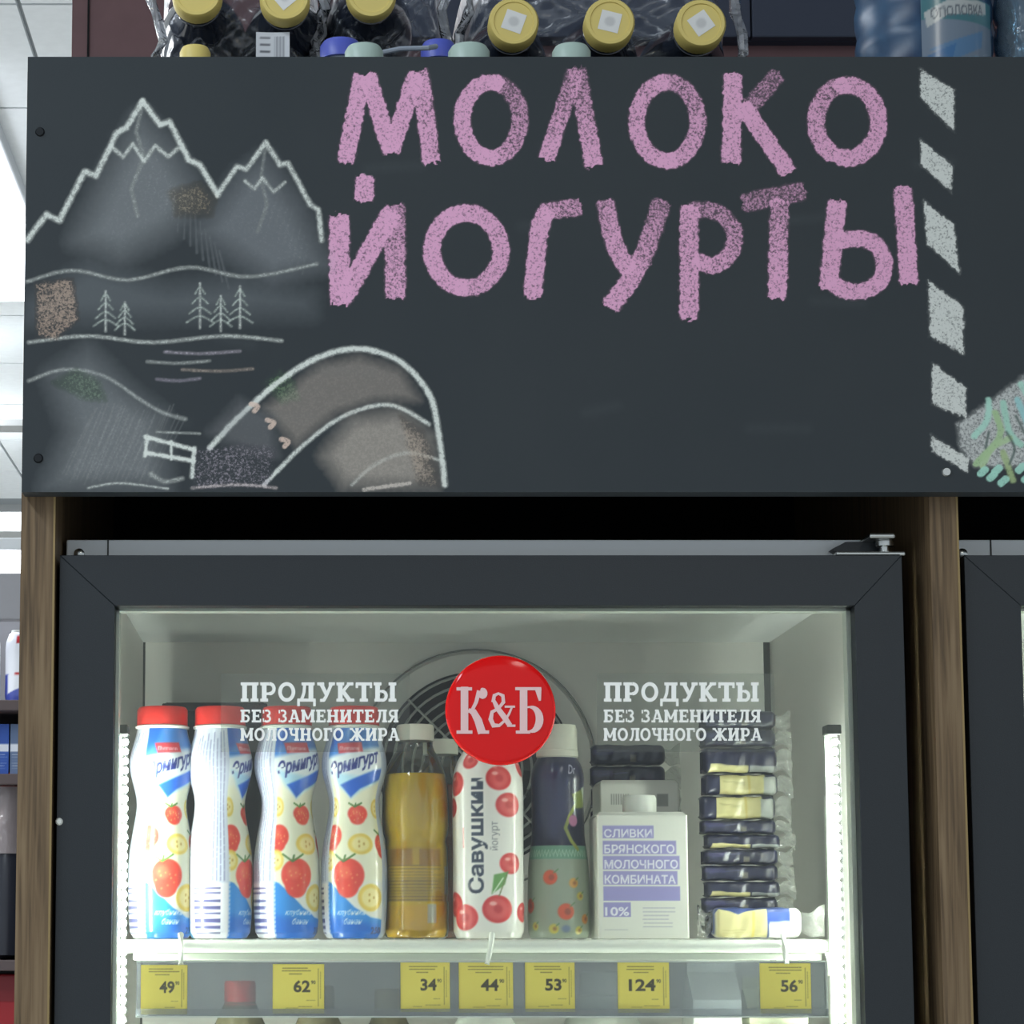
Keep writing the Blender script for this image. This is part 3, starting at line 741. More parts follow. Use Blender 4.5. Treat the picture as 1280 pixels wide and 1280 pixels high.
# support blocks: the packs lie in open cardboard trays
def tray(px0, px1, ztop, label):
    x0, x1 = WX(px0, 2.1, 50), WX(px1, 2.1, 50)
    t = thing('bottle_tray', label, 'tray', ((x0+x1)/2, 2.2, ZRISE))
    M_ = mat('tray_card', (44, 44, 50), 0.8)
    obj('base', G().box(x0, x1, 2.04, 2.40, ZRISE+0.0005, ztop), M_, t, world=True)
    return t
zb1 = W(300, -5, YC)[2]-0.0405; zb2 = W(760, 29, YC)[2]-0.0405
if zb1 > ZRISE: tray(195, 520, zb1, 'dark card tray under the first three yellow-capped bottles')
if zb2 > ZRISE+0.002: tray(588, 930, zb2, 'dark card tray under the wrapped pack with three yellow caps')
def wrap(px0, px1, py0, py1, label, seed):
    """crumpled shrink film stretched round a pack"""
    x0, z0 = W(px0, py1, 2.03)[0], W(px0, py1, 2.03)[2]; x1, z1 = W(px1, py0, 2.03)[0], W(px1, py0, 2.03)[2]
    nu, nv = 70, 30; rr = random.Random(seed); ph = [rr.random()*6 for _ in range(12)]
    u = np.linspace(-1, 1, nu); v = np.linspace(0, 1, nv); U, Vv = np.meshgrid(u, v)
    X = (x0+x1)/2+(x1-x0)/2*np.sin(U*pi/2*1.0)*(1+0.02*np.sin(Vv*9+ph[0]))
    Y = 2.035+0.28*(np.abs(U)**6)
    Z = z0+(z1-z0)*Vv
    for k in range(6):
        Y = Y+0.0035*np.sin((8+5*k)*U+(6+7*k)*Vv*(-1)**k+ph[k])*0.7
    V = np.stack([X, Y, Z], -1).reshape(-1, 3)
    t = thing('shrink_wrap', label, 'plastic wrap', ((x0+x1)/2, 2.1, z0))
    V = V-np.array(t.location)
    grid_mesh('film', V, nu, nv, np.ones((nu*nv, 3)), clear_mat('shrink_film', (246, 248, 252), 0.28, haze=0.16, hazecol=(150, 160, 176), gloss=2.2, bump=0.35, nscale=14), t)
    # twisted loose ends of the film
    for sx, xx in ((-1, x0), (1, x1)):
        g = G(); pts = []; 
        for k in range(7):
            a = k/6; pts.append((xx+sx*0.006*sin(a*9+ph[3]), 2.04+0.01*cos(a*7+ph[4]), z0+(z1-z0)*a))
        g.tube(pts, [0.002+0.0035*abs(sin(3*k+ph[5])) for k in range(7)], 7)
        obj('fold', g, clear_mat('film_fold', (235, 238, 242), 0.15, haze=0.4, hazecol=(235, 238, 245), gloss=4, bump=0.8, nscale=60), t, smooth=True, world=True)
wrap(194, 400, -60, 95, 'crumpled clear shrink film round the first yellow-capped bottles', 1)
wrap(400, 560, -60, 80, 'crumpled clear film round the tilted yellow-capped bottle', 2)
wrap(582, 925, -60, 80, 'clear shrink film stretched over the pack with three yellow caps', 5)
# white tag on the first pack
p = W(341, 58, 2.0); cv = Canvas(30, 30, (206, 208, 212), 2)
for k in range(4): cv.stroke([(4, 25-k*6), (12, 25-k*6)], 1.6, (96, 98, 104))
for k in range(6): cv.stroke([(17+k*1.6, 8), (17+k*1.6, 26)], 0.7, (120, 122, 128))
t = thing('paper_tag', 'small white paper tag on the film under the second yellow cap', 'tag', (p[0], 2.0, p[2]))
X, Z = np.meshgrid(np.linspace(-0.0145, 0.0145, 30), np.linspace(-0.018, 0.0125, 30))
grid_mesh('face', np.stack([X, 0.0015*np.cos(X*90)-0.0015, Z], -1).reshape(-1, 3), 30, 30, cv.sample((X/0.0145+1)*15, (Z+0.018)/0.0305*30).reshape(-1, 3), M_LABELW, t)
obj('tape', G().box(-0.006, 0.006, 0.001, 0.03, -0.002, 0.002), M_PLASTIC, t)
# upright bottles whose caps peep over the board
M_BLUEC = mat('blue_cap', (84, 96, 190), 0.4); M_MINT = mat('mint_cap', (176, 196, 186), 0.4); M_JUG = mat('milky_bottle', (150, 160, 170), 0.3)
def small_bottle(px, pytop, wpx, cm, label, Y=1.945):
    x = WX(px, Y, 60); zt = WZ(pytop, Y); h = zt-ZD; r = wpx/2*Y/F
    t = thing('small_bottle', label, 'bottle', (x, Y, ZD), group='small bottles standing behind the top edge of the chalkboard')
    prof = [(r*0.9, 0), (r*1.15, 0.004), (r*1.15, h*0.62), (r*0.9, h*0.8), (r*0.8, h-0.016)]
    obj('body', G().lathe(prof, 28), M_JUG, t, smooth=True)
    obj('cap', G().lathe([(r, h-0.018), (r, h-0.006), (r*0.85, h-0.002), (r*0.4, h), (0.0005, h)], 32), cm, t, smooth=True)
small_bottle(426, 51, 54, M_BLUEC, 'small bottle with a blue cap peeping over the board, leftmost of the blue caps', 1.965)
small_bottle(455, 57, 50, M_MINT, 'small bottle with a mint cap squeezed between the blue cap and the pale strap', 1.905)
small_bottle(548, 52, 46, M_BLUEC, 'small bottle with a blue cap touching the widest mint cap', 1.965)
small_bottle(586, 57, 54, M_MINT, 'small bottle with the widest mint cap, under the first cap of the three-cap pack', 1.905)
small_bottle(714, 57, 50, M_MINT, 'lone small bottle with a mint cap under the middle yellow caps', 1.905)
small_bottle(244, 58, 40, M_YCAP, 'small bottle with a yellow cap peeping over the board below the first large yellow cap', 1.93)
g = G().tube([W(476, 66, 1.93), W(500, 61, 1.93), W(535, 60, 1.93), W(545, 58, 1.94)], 0.0022, 8)
o = obj('carry_strap', g, mat('strap', (150, 158, 170), 0.4), smooth=True); tag(o, 'pale plastic carry strap between the two blue-capped small bottles', 'strap')
# big water bottles
M_WATER = mat('blue_water_bottle', (62, 96, 128), 0.3, spec=0.4, color2=(30, 52, 84), nscale=22)
M_WATER2 = clear_mat('clear_water_bottle', (176, 206, 224), 0.06, haze=0.35, hazecol=(170, 190, 205), gloss=3, bump=0.4, nscale=18)
def water_jug(px0, px1, Y, m_, label, printed):
    x0, x1 = WX(px0, Y, 40), WX(px1, Y, 40); r = (x1-x0)/2; x = (x0+x1)/2
    t = thing('water_bottle', label, 'bottle', (x, Y, ZD), group='large water bottles on the top shelf')
    z0 = 0.0; prof = [(r*0.8, 0), (r, 0.012)]
    for k in range(7): prof += [(r, 0.02+k*0.03), (r*0.965, 0.03+k*0.03), (r, 0.04+k*0.03)]
    prof += [(r*0.9, 0.27), (r*0.6, 0.32), (r*0.25, 0.35), (r*0.22, 0.375)]
    obj('body', G().lathe(prof, 60), m_, t, smooth=True, sharp=60)
    obj('cap', G().lathe([(r*0.25, 0.37), (r*0.25, 0.395), (r*0.2, 0.398)], 30), M_BLUEC, t, smooth=True)
    if printed:
        cv = Canvas(150, 90, (120, 134, 150), 2)
        cv.rect(0, 66, 150, 90, (70, 120, 128)); cv.poly([(8, 58), (40, 70), (110, 76), (110, 88), (40, 84), (4, 72)], (186, 190, 188))
        cv.text('ОПОЛОВКА', 14, 66, 9, (96, 104, 112), width=88, bold=0.02, rot=0.1)
        cv.poly([(10, 38), (60, 50), (100, 60), (96, 44), (50, 30)], (84, 128, 170), 0.8); cv.poly([(0, 30), (50, 44), (40, 20)], (60, 110, 160), 0.8)
        cv.stroke([(40, 26), (90, 34)], 3, (120, 160, 190)); cv.rect(30, 2, 100, 22, (150, 160, 172), 0.8); cv.fineprint(34, 4, 96, 20, 4, (100, 110, 126), seed=3)
        zc = (p_top := WZ(-6, Y-r))-ZD; n = 70; a = np.linspace(-0.28, 0.95, n); z = np.linspace(zc-0.085, zc, 50); A, Z = np.meshgrid(a, z)
        V = np.stack([(r+0.0012)*np.sin(A), -(r+0.0012)*np.cos(A), Z], -1).reshape(-1, 3)
        grid_mesh('label_sleeve', V, n, 50, cv.sample((A+0.28)/1.23*125, (Z-zc+0.085)/0.085*88).reshape(-1, 3), M_PRINT, t)
water_jug(1070, 1238, 2.04, M_WATER, 'large blue water bottle with a wrapped paper label on the top shelf', True)
water_jug(1244, 1400, 2.02, M_WATER2, 'large clear water bottle at the photo edge, beside the blue one', False)

# ------------------------------------------------------------------ coolers
YD = 1.88; YG = 1.892
IX0, IX1 = WX(174, 2.35), WX(971, 2.35)          # inner walls
IZ = WZ(797, 2.35)                                # inner ceiling
DX0, DX1 = WX(69, YD), WX(1137, YD)               # door
DX0, DX1 = WX(72, YD, 900), WX(1133, YD, 900)
DZ = WZ(694, YD)
OX0, OX1 = WX(142, YD, 900), WX(1072, YD, 900)    # glass opening
OZ = WZ(757, YD)
IBACK = 2.35
FANC = W(595, 962, IBACK)
SHZ = WZ(1172.5, 2.0)-0.0005                      # top of the upper shelf
LZ = WZ(912, 1.965)                               # top of the light tubes
def cooler(dx, label, full):
    t = thing('display_cooler', label, 'refrigerator', ((DX0+DX1)/2+dx, 2.15, 0))
    X = lambda v: v+dx
    cx0, cx1 = IX0-0.02, IX1+0.014
    # cabinet shell
    g = G()
    g.box(X(cx0), X(IX0), 1.935, 2.43, 0.05, DZ+0.01).box(X(IX1), X(cx1), 1.935, 2.43, 0.05, DZ+0.01)
    g.box(X(cx0), X(cx1), IBACK+0.012, 2.43, 0.05, DZ+0.01).box(X(cx0), X(cx1), 1.935, 2.43, 0.0, 0.06)
    obj('cabinet', g, M_DARK, t, world=True)
    # liner: walls, ceiling and back of the chamber
    l = obj('liner', G().box(X(IX0), X(IX0)+0.002, 1.93, IBACK, 0.1, IZ).box(X(IX1)-0.002, X(IX1), 1.93, IBACK, 0.1, IZ).box(X(IX0), X(IX1), 1.93, IBACK+0.01, IZ, IZ+0.01).box(X(IX0), X(IX1), 1.93, IBACK+0.01, 0.09, 0.1), M_LINER, t, world=True)
    obj('back_wall', G().box(X(IX0)+0.004, X(IX1)-0.006, IBACK-0.004, IBACK+0.01, 0.1, IZ-0.003), M_LINER, t, world=True)
    obj('corner_trim', G().box(X(IX1)-0.008, X(IX1)-0.0005, IBACK-0.006, IBACK-0.001, 0.1, IZ), M_SEAM, t, world=True)
    obj('corner_trim', G().box(X(IX0)+0.0005, X(IX0)+0.004, IBACK-0.006, IBACK-0.001, 0.1, IZ), M_SEAM, t, world=True)
    obj('corner_trim', G().box(X(IX0), X(IX1), IBACK-0.006, IBACK-0.002, IZ-0.0035, IZ-0.0005), M_SEAM, t, world=True)
    # grey header strip over the door
    hz0, hz1 = DZ-0.012, WZ(676, 1.93)
    hd_ = obj('header_strip', G().box(X(DX0)+0.0005, X(DX1)-0.002, 1.925, 2.43, hz0, hz1), M_HEADER, t, world=True, bevel=0.001)
    obj('joint', G().box(X(WX(135, 1.925, 686))-0.0006, X(WX(135, 1.925, 686))+0.0006, 1.9244, 1.926, hz0, hz1), M_SEAM, hd_, world=True)
    p = W(99, 692, 1.925); obj('screw', G().lathe([(0.0, -0.0025), (0.0022, -0.0025), (0.0042, -0.0012), (0.0045, 0)], 18, c=(X(p[0]), 1.9248, p[2]-0.0002), axis='y'), M_CHROME, hd_, smooth=True, world=True)
    # door frame: four mitred rails
    fz0, oz0 = 0.12, 0.17
    rails = [[(DX0, DZ), (OX0, OZ), (OX1, OZ), (DX1, DZ)], [(DX0, fz0), (OX0, oz0), (OX0, OZ), (DX0, DZ)], [(OX1, oz0), (DX1, fz0), (DX1, DZ), (OX1, OZ)], [(DX0, fz0), (DX1, fz0), (OX1, oz0), (OX0, oz0)]]
    for r_ in rails:
        c = np.mean(r_, 0)
        q = [(X(x_ + (0.00008 if x_ < c[0] else -0.00008)), z_) for x_, z_ in r_]
        obj('door_rail', G().prism_y(q, YD, YD+0.04), M_FRAME, t, world=True, bevel=0.0004, seg=1)
    # pale spacer behind the pane, all round
    s = 0.0045; g = G()
    sx0, sx1, sz1, sz0 = X(OX0)-0.002, X(OX1)+0.001, OZ+0.001, oz0-0.002
    g.box(sx0, sx0+s, YG+0.004, YG+0.018, sz0, sz1).box(sx1-s, sx1, YG+0.004, YG+0.018, sz0, sz1).box(sx0, sx1, YG+0.004, YG+0.018, sz1-0.0032, sz1)
    obj('glass_spacer', g, M_GASKET, t, world=True)
    obj('door_glass', G().add([(sx0, YG, sz0), (sx1, YG, sz0), (sx1, YG, sz1), (sx0, YG, sz1)], [(0, 1, 2, 3)]), M_GLASS, t, world=True, label='clear glass pane')
    # hinge
    hx0, hx1 = X(WX(1040, 1.9, 686)), X(WX(1126, 1.9, 686)); hz = DZ
    h = obj('hinge', G().box(hx0, hx1, 1.884, 1.925, hz+0.0003, hz+0.0038), M_CHROME, t, world=True, bevel=0.0012)
    hxp = X(WX(1106, 1.9, 675))
    obj('hinge_pin', G().lathe([(0.006, hz+0.004), (0.006, hz+0.006), (0.0042, hz+0.0065), (0.0042, hz+0.010), (0.0075, hz+0.0105), (0.0075, hz+0.0145)], 20, c=(hxp, 1.902, 0)), M_CHROME, h, smooth=True, world=True)
    obj('hinge_arm', G().box(X(WX(1086, 1.89, 663)), X(WX(1119, 1.89, 663)), 1.888, 1.93, hz+0.0148, hz+0.0195), M_CHROME, h, world=True, bevel=0.0018)
    obj('hinge_arm', G().prism_y([(X(WX(1052, 1.91)), hz+0.010), (X(WX(1060, 1.91)), hz+0.0075), (hxp, hz+0.0075), (X(WX(1120, 1.91)), hz+0.0165), (X(WX(1070, 1.91)), hz+0.016)], 1.912, 1.93), M_FRAME, h, world=True)
    # light tubes inside the door sides
    for k, (a, b_) in enumerate(((144.5, 156), (1041, 1056))):
        xa, xb = X(WX(a, 1.965)), X(WX(b_, 1.965))
        xs = xa+0.0032
        tb = obj('light_tube', G().box(xa, xs, 1.9768, 1.9785, 0.2, LZ-0.004), M_LED, t, world=True)
        g = G(); z = LZ-0.010; xm = xs+0.0030
        while z > 0.75:
            g.lathe([(0.0012, -0.0025), (0.0025, -0.0012), (0.0025, 0.0012), (0.0012, 0.0025)], 8, c=(xm, 1.968, z), axis='z'); z -= 0.0078
        obj('diode', g, M_DIODE, tb, world=True, kind='stuff')
        obj('tube_cover', G().box(xs+0.0001, xb, 1.9635, 1.976, 0.2, LZ-0.004), M_TUBE, tb, world=True, bevel=0.0012)
        obj('end_cap', G().box(xa-0.0012, xb+0.0012, 1.963, 1.982, LZ-0.004, LZ+0.004), M_SEAM, tb, world=True, bevel=0.001)
    # shelf standards on the side walls
    for xx in (X(IX1)-0.010, X(IX0)+0.002):
        g = G().box(xx, xx+0.003, 2.06, 2.064, 0.2, WZ(996, 2.08)).box(xx+0.005, xx+0.008, 2.05, 2.054, 0.2, WZ(996, 2.08)).box(xx, xx+0.008, 2.064, 2.068, 0.2, WZ(996, 2.08))
        obj('shelf_standard', g, M_WHITE, t, world=True)
    # evaporator fan in the back wall
    fx, fz = X(FANC[0]), FANC[2]; r1 = 150*2.35/F; r2 = 122*2.35/F
    fn = obj('fan_plate', G().lathe([(r2, -0.002), (r1-0.004, -0.002), (r1-0.002, 0), (r1, 0.0015)], 80, c=(fx, IBACK-0.006, fz), axis='y'), M_LINER, t, smooth=True, world=True)
    obj('fan_rim', G().tube([(fx+r1*cos(a), IBACK-0.0075, fz+r1*sin(a)) for a in np.linspace(0, 2*pi, 60, endpoint=False)], 0.0011, 6, closed=True), mat('fan_rim_grey', (120, 122, 118), 0.5), fn, smooth=True, world=True)
    obj('fan_opening', G().lathe([(0.0005, -0.0012), (r2, -0.0012), (r2, 0)], 60, c=(fx, IBACK-0.008, fz), axis='y'), mat('fan_dark', (26, 28, 27), 0.8), fn, world=True)
    for k, rr in enumerate(np.linspace(0.025, r2-0.004, 8)):
        g = G().tube([(fx+rr*cos(a), IBACK-0.016, fz+rr*sin(a)) for a in np.linspace(0, 2*pi, 48, endpoint=False)], 0.0014, 6, closed=True)
        obj('guard_ring', g, mat('guard_wire', (150, 152, 146), 0.4), fn, smooth=True, world=True)
    for k in range(4):
        a = pi/4+k*pi/2; obj('guard_spoke', G().tube([(fx+0.02*cos(a), IBACK-0.0185, fz+0.02*sin(a)), (fx+r2*cos(a), IBACK-0.0185, fz+r2*sin(a))], 0.0013, 6), mat('guard_wire'), fn, world=True)
    for k in range(5):
        a = k*2*pi/5+0.3; bl = []
        for q, rr in ((a-0.25, 0.02), (a-0.35, r2*0.8), (a+0.1, r2*0.85), (a+0.3, r2*0.6), (a+0.2, 0.02)): bl.append((fx+rr*cos(q), fz+rr*sin(q)))
        obj('fan_blade', G().prism_y(bl, IBACK-0.0125, IBACK-0.0105), mat('blade_grey', (66, 68, 66), 0.5), fn, world=True)
    # white latch bump on the left rail
    if full:
        p = W(74, 1027, YD); obj('bumper', G().lathe([(0.0, -0.002), (0.002, -0.0018), (0.003, 0)], 14, c=(p[0], YD, p[2]), axis='y'), M_WCAP, t, smooth=True, world=True)
    return t
c1 = cooler(0, 'black glass-door cooler full of dairy bottles under the chalkboard, the only one seen whole', True)
c2 = cooler(PITCHX, 'second black cooler at the photo edge, past the inner wooden post', False)

# ------------------------------------------------------------------ lettering on the door glass
def arc(cx, cy, rx, ry, a0, a1, n=10): return [(cx+rx*cos(R(a0+(a1-a0)*i/n)), cy+ry*sin(R(a0+(a1-a0)*i/n))) for i in range(n+1)]
T, H_ = 0.235, 0.155
def slab(ch):
    """strokes of a bold slab letter: (advance, [(points, width)]) in a unit-high box"""
    st = lambda x, y0=0, y1=1: ([(x, y0), (x, y1)], T)
    sf = lambda x, y, a=0.19, b=0.19: ([(x-a, y), (x+b, y)], H_)
    lo, hi, md = H_/2, 1-H_/2, 0.5
    D = {
     'П': (0.92, [st(.22), st(.70), sf(.22, lo), sf(.70, lo), ([(.03, hi), (.89, hi)], H_)]),
     'Р': (0.84, [st(.22), sf(.22, lo), ([(.03, hi), (.45, hi)], H_), (arc(.46, .67, .235, .265, 90, -90), 0.17), ([(.22, .41), (.46, .41)], .13)]),
     'О': (0.88, [(arc(.44, .5, .325, .42, 0, 360, 22), 0.185)]),
     'Д': (0.96, [([(.40, .95), (.36, .45), (.24, .08)], .15), st(.70), ([(.24, hi), (.88, hi)], H_), ([(.04, lo), (.93, lo)], H_), ([(.10, .08), (.10, -.24)], .13), ([(.87, .08), (.87, -.24)], .13)]),
     'У': (0.88, [([(.18, .96), (.46, .38)], .19), ([(.72, .96), (.44, .26), (.33, .07), (.15, .06)], .16), sf(.18, hi, .17, .17), sf(.72, hi, .15, .15)]),
     'К': (0.90, [st(.22), sf(.22, lo), sf(.22, hi), ([(.30, .47), (.66, .95)], .15), ([(.36, .52), (.68, .05)], .2), sf(.70, lo, .15, .2), sf(.68, hi, .14, .17)]),
     'Т': (0.86, [st(.43), sf(.43, lo, .2, .2), ([(.04, hi), (.82, hi)], H_), ([(.09, .97), (.09, .70)], .12), ([(.77, .97), (.77, .70)], .12)]),
     'Ы': (1.18, [st(.20), sf(.20, hi), ([(.05, lo), (.42, lo)], H_), (arc(.42, .30, .20, .235, 90, -90), .16), ([(.20, .54), (.42, .54)], .12), st(.92), sf(.92, lo), sf(.92, hi)]),
     'Б': (0.84, [st(.22), ([(.03, hi), (.72, hi)], H_), ([(.70, .98), (.70, .72)], .12), ([(.03, lo), (.44, lo)], H_), (arc(.44, .30, .22, .235, 90, -90), .16), ([(.22, .54), (.44, .54)], .12)]),
     'Е': (0.80, [st(.22), ([(.03, hi), (.70, hi)], H_), ([(.03, lo), (.72, lo)], H_), ([(.22, md), (.56, md)], .12), ([(.68, .98), (.68, .74)], .11), ([(.70, .02), (.70, .28)], .11), ([(.55, .62), (.55, .38)], .09)]),
     'З': (0.76, [(arc(.36, .73, .21, .20, 130, -90), .15), (arc(.36, .28, .24, .215, 90, -140), .16), ([(.10, .97), (.10, .70)], .11), ([(.09, .03), (.09, .32)], .11)]),
     'А': (0.92, [([(.18, .06), (.44, .97)], .14), ([(.74, .06), (.47, .97)], .2), ([(.26, .30), (.66, .30)], .11), sf(.16, lo, .15, .15), sf(.75, lo, .17, .16), ([(.28, hi), (.52, hi)], H_)]),
     'М': (1.12, [st(.20), st(.90), ([(.22, .95), (.54, .24)], .17), ([(.88, .95), (.56, .24)], .13), sf(.20, lo, .17, .16), sf(.90, lo, .17, .19), sf(.20, hi, .17, .06), sf(.90, hi, .06, .19)]),
     'Н': (0.96, [st(.22), st(.73), ([(.22, md), (.73, md)], .13), sf(.22, lo), sf(.73, lo), sf(.22, hi), sf(.73, hi)]),
     'И': (0.98, [st(.22), st(.75), ([(.26, .12), (.72, .88)], .15), sf(.22, lo), sf(.75, lo), sf(.22, hi), sf(.75, hi)]),
     'Л': (0.92, [([(.38, .95), (.34, .4), (.24, .08), (.08, .07)], .15), st(.72), ([(.20, hi), (.90, hi)], H_), sf(.72, lo)]),
     'Я': (0.86, [st(.64), sf(.64, lo), ([(.40, hi), (.82, hi)], H_), (arc(.40, .70, .225, .235, 90, 270), .16), ([(.40, .46), (.64, .46)], .12), ([(.42, .44), (.20, .06)], .18), sf(.16, lo, .14, .12)]),
     'Ч': (0.90, [st(.68), sf(.68, lo), sf(.68, hi), ([(.22, .95), (.22, .62), (.30, .48), (.68, .44)], .16), sf(.22, hi, .17, .17)]),
     'Г': (0.76, [st(.22), sf(.22, lo, .19, .22), ([(.03, hi), (.68, hi)], H_), ([(.66, .98), (.66, .68)], .12)]),
     'Ж': (1.26, [st(.63), sf(.63, lo, .15, .15), sf(.63, hi, .15, .15), ([(.58, .5), (.20, .95)], .14), ([(.68, .5), (1.06, .95)], .14), ([(.54, .52), (.18, .05)], .18), ([(.72, .52), (1.08, .05)], .18), sf(.16, lo, .13, .13), sf(1.10, lo, .13, .13), sf(.18, hi, .13, .13), sf(1.08, hi, .13, .13)]),
    }
    return D[ch]
def ribbon(g, pts, w_, f3, ext=0.0):
    """flat strip of width w_ along pts, each corner mapped to 3-D by f3"""
    P = np.array(pts, float); n = len(P); L_, R_ = [], []
    g.k = getattr(g, 'k', 0)+1; off = -(g.k % 12)*0.00002
    ws = w_ if hasattr(w_, '__len__') else [w_]*n
    closed = np.allclose(P[0], P[-1])
    for i in range(n):
        if closed: d0 = P[1]-P[0] if i in (0, n-1) else P[i]-P[i-1]; d1 = P[-1]-P[-2] if i in (0, n-1) else P[i+1]-P[i]
        else: d0 = P[i]-P[max(i-1, 0)] if i else P[1]-P[0]; d1 = P[min(i+1, n-1)]-P[i] if i < n-1 else P[-1]-P[-2]
        d0 = d0/(np.linalg.norm(d0)+1e-9); d1 = d1/(np.linalg.norm(d1)+1e-9); d = d0+d1; d /= np.linalg.norm(d)+1e-9
        nn = np.array((-d[1], d[0])); k = ws[i]/2/max(0.5, d@d1)
        L_.append(P[i]+nn*k); R_.append(P[i]-nn*k)
    v = [(p_[0], p_[1]+off, p_[2]) for p_ in [f3(*q) for q in L_]+[f3(*q) for q in R_]]
    g.add(v, [(n+i, n+i+1, i+1, i) for i in range(n-1)])
def slab_line(g, text, px0, px1, py_base, py_top, Y):
    adv = sum(0.42 if c == ' ' else slab(c)[0]+0.03 for c in text)
    h = py_base-py_top; sx = (px1-px0)/adv; x = 0
    for c in text:
        if c == ' ': x += 0.42; continue
        a, sts = slab(c)
        for pts, w_ in sts:
            ribbon(g, [(px0+(x+u)*sx, -(py_base-v*h)) for u, v in pts], w_*h*1.0 if False else w_*(0.5*sx+0.5*h), lambda a_, b_: W(a_, -b_, Y))
        x += a+0.03
YT = YG-0.0012
for k, (a, b_) in enumerate(((300, 499), (754, 952))):
    g = G()
    slab_line(g, 'ПРОДУКТЫ', a, b_-1, 877, 853, YT)
    slab_line(g, 'БЕЗ ЗАМЕНИТЕЛЯ', a, b_, 903, 887, YT)
    slab_line(g, 'МОЛОЧНОГО ЖИРА', a, b_+1, 926, 910, YT)
    o = obj('lettering', g, M_VINYL, c1, world=True, label='white slab-serif lettering in three lines')
    x0, x1 = (276, 512) if k == 0 else (746, 968)
    g = G().add([W(x0, 940, YT+0.0006), W(x1, 940, YT+0.0006), W(x1, 842, YT+0.0006), W(x0, 842, YT+0.0006)], [(0, 1, 2, 3)])
    obj('sticker_film', g, M_FILM, c1, world=True)
# round red badge
bc = W(625, 888.5, YG); br = 69*YG/F
prof = [(br*0.99, 0), (br, -0.0015), (br, -0.005), (br*0.985, -0.0068), (br*0.955, -0.0078), (br*0.92, -0.0082), (br*0.6, -0.0086), (0.0004, -0.0088)]
bd = obj('round_badge', G().lathe(prof[::-1], 96, c=(bc[0], YG-0.0005, bc[2]), axis='y'), M_RED, c1, smooth=True, world=True, sharp=60, label='round glossy red badge with pale letters')
YL = YG-0.0098
g = G(); f3 = lambda a_, b_: W(a_, -b_, YL)
def rb(pts, w_): ribbon(g, [(x_, -y_) for x_, y_ in pts], w_, f3)
Q = lambda x_, y_: (560+x_/8.257, 810+y_/8.257)
def rq(pts, w_): rb([Q(*p) for p in pts], [v/8.257 for v in w_] if hasattr(w_, '__len__') else w_/8.257)
rq([(170, 400), (170, 885)], 78); rq([(88, 422), (248, 422)], 34); rq([(88, 868), (252, 868)], 34)                    # К
rq([(205, 655), (250, 640), (290, 560), (322, 440)], [30, 34, 38, 46]); rq(arc(358, 468, 26, 34, 200, -120, 12), 46); rq([(352, 420), (372, 470), (362, 512)], [44, 60, 30])
rq([(212, 640), (262, 660), (312, 750), (352, 880)], [36, 66, 80, 84]); rq([(310, 868), (424, 868)], 34)
rq([(465, 560), (478, 490), (520, 470), (566, 492), (572, 560), (520, 625), (455, 660), (440, 735), (470, 800), (530, 800), (590, 745), (630, 680), (660, 610)], [38, 34, 24, 34, 36, 28, 34, 46, 44, 30, 26, 24, 20])   # &
rq([(470, 540), (510, 620), (570, 700), (640, 800)], [34, 54, 58, 52]); rq([(585, 606), (692, 606)], 22); rq([(610, 802), (696, 802)], 24)
rq([(780, 405), (780, 880)], 78); rq([(694, 420), (962, 420)], 32); rq([(700, 868), (850, 868)], 32)                 # Б
rq([(930, 420), (948, 545)], [70, 22]); rq(arc(850, 735, 95, 125, 95, -90, 14), [20]+[34, 48, 60, 70, 76, 80, 80, 78, 74, 66, 58, 46, 36, 28]); rq([(815, 612), (850, 608)], 20)
obj('badge_letters', g, M_PINKW, bd, world=True, label='pale pink serif letters')

# ------------------------------------------------------------------ upper shelf and its price rail
YR = 1.985
sh = thing('wire_shelf', 'white wire shelf that carries the dairy bottles in the cooler', 'shelf', (WX(600, YR), 2.15, SHZ))
xa, xb = WX(160, YR), WX(1034, YR)
obj('front_bar', G().tube([(xa-0.003, YR, SHZ-0.0062), (xa-0.0005, YR, SHZ-0.0062), (xb+0.0005, YR, SHZ-0.0062), (xb+0.003, YR, SHZ-0.0062)], [0.0035, 0.0055, 0.0055, 0.0035], 14), M_WHITE, sh, smooth=True, world=True)
obj('lower_bar', G().box(xa+0.004, xb-0.004, YR+0.003, YR+0.008, SHZ-0.0178, SHZ-0.0118), mat('shelf_lip', (206, 212, 200), 0.4), sh, world=True, bevel=0.001)
zs = SHZ-0.0012
nw = 46
w0 = None
for i in range(nw):
    x_ = xa+0.006+(xb-xa-0.012)*i/(nw-1)
    if w0 is None:
        w0 = obj('shelf_wire', G().tube([(0, -0.002, -0.004), (0, 0.001, -0.0008), (0, 0.006, 0), (0, 0.345, 0)], 0.0012, 8), M_WHITE, sh, smooth=True); o = w0
    else:
        o = w0.copy(); COL.objects.link(o)
    o.location = (x_-sh.location[0], YR-sh.location[1], zs-sh.location[2])
for y_ in (2.1, 2.2, 2.33):
    obj('cross_bar', G().tube([(xa, y_, zs-0.0036), (xb, y_, zs-0.0036)], 0.0024, 8), M_WHITE, sh, smooth=True, world=True)
for sx, xx in ((-1, xa), (1, xb)):
    obj('shelf_bracket', G().tube([(xx, YR+0.01, SHZ-0.008), (xx+sx*0.012, YR+0.05, SHZ-0.02), (IX0+0.011 if sx < 0 else IX1-0.012, 2.06, SHZ-0.03)], 0.0018, 8), M_WHITE, sh, smooth=True, world=True)
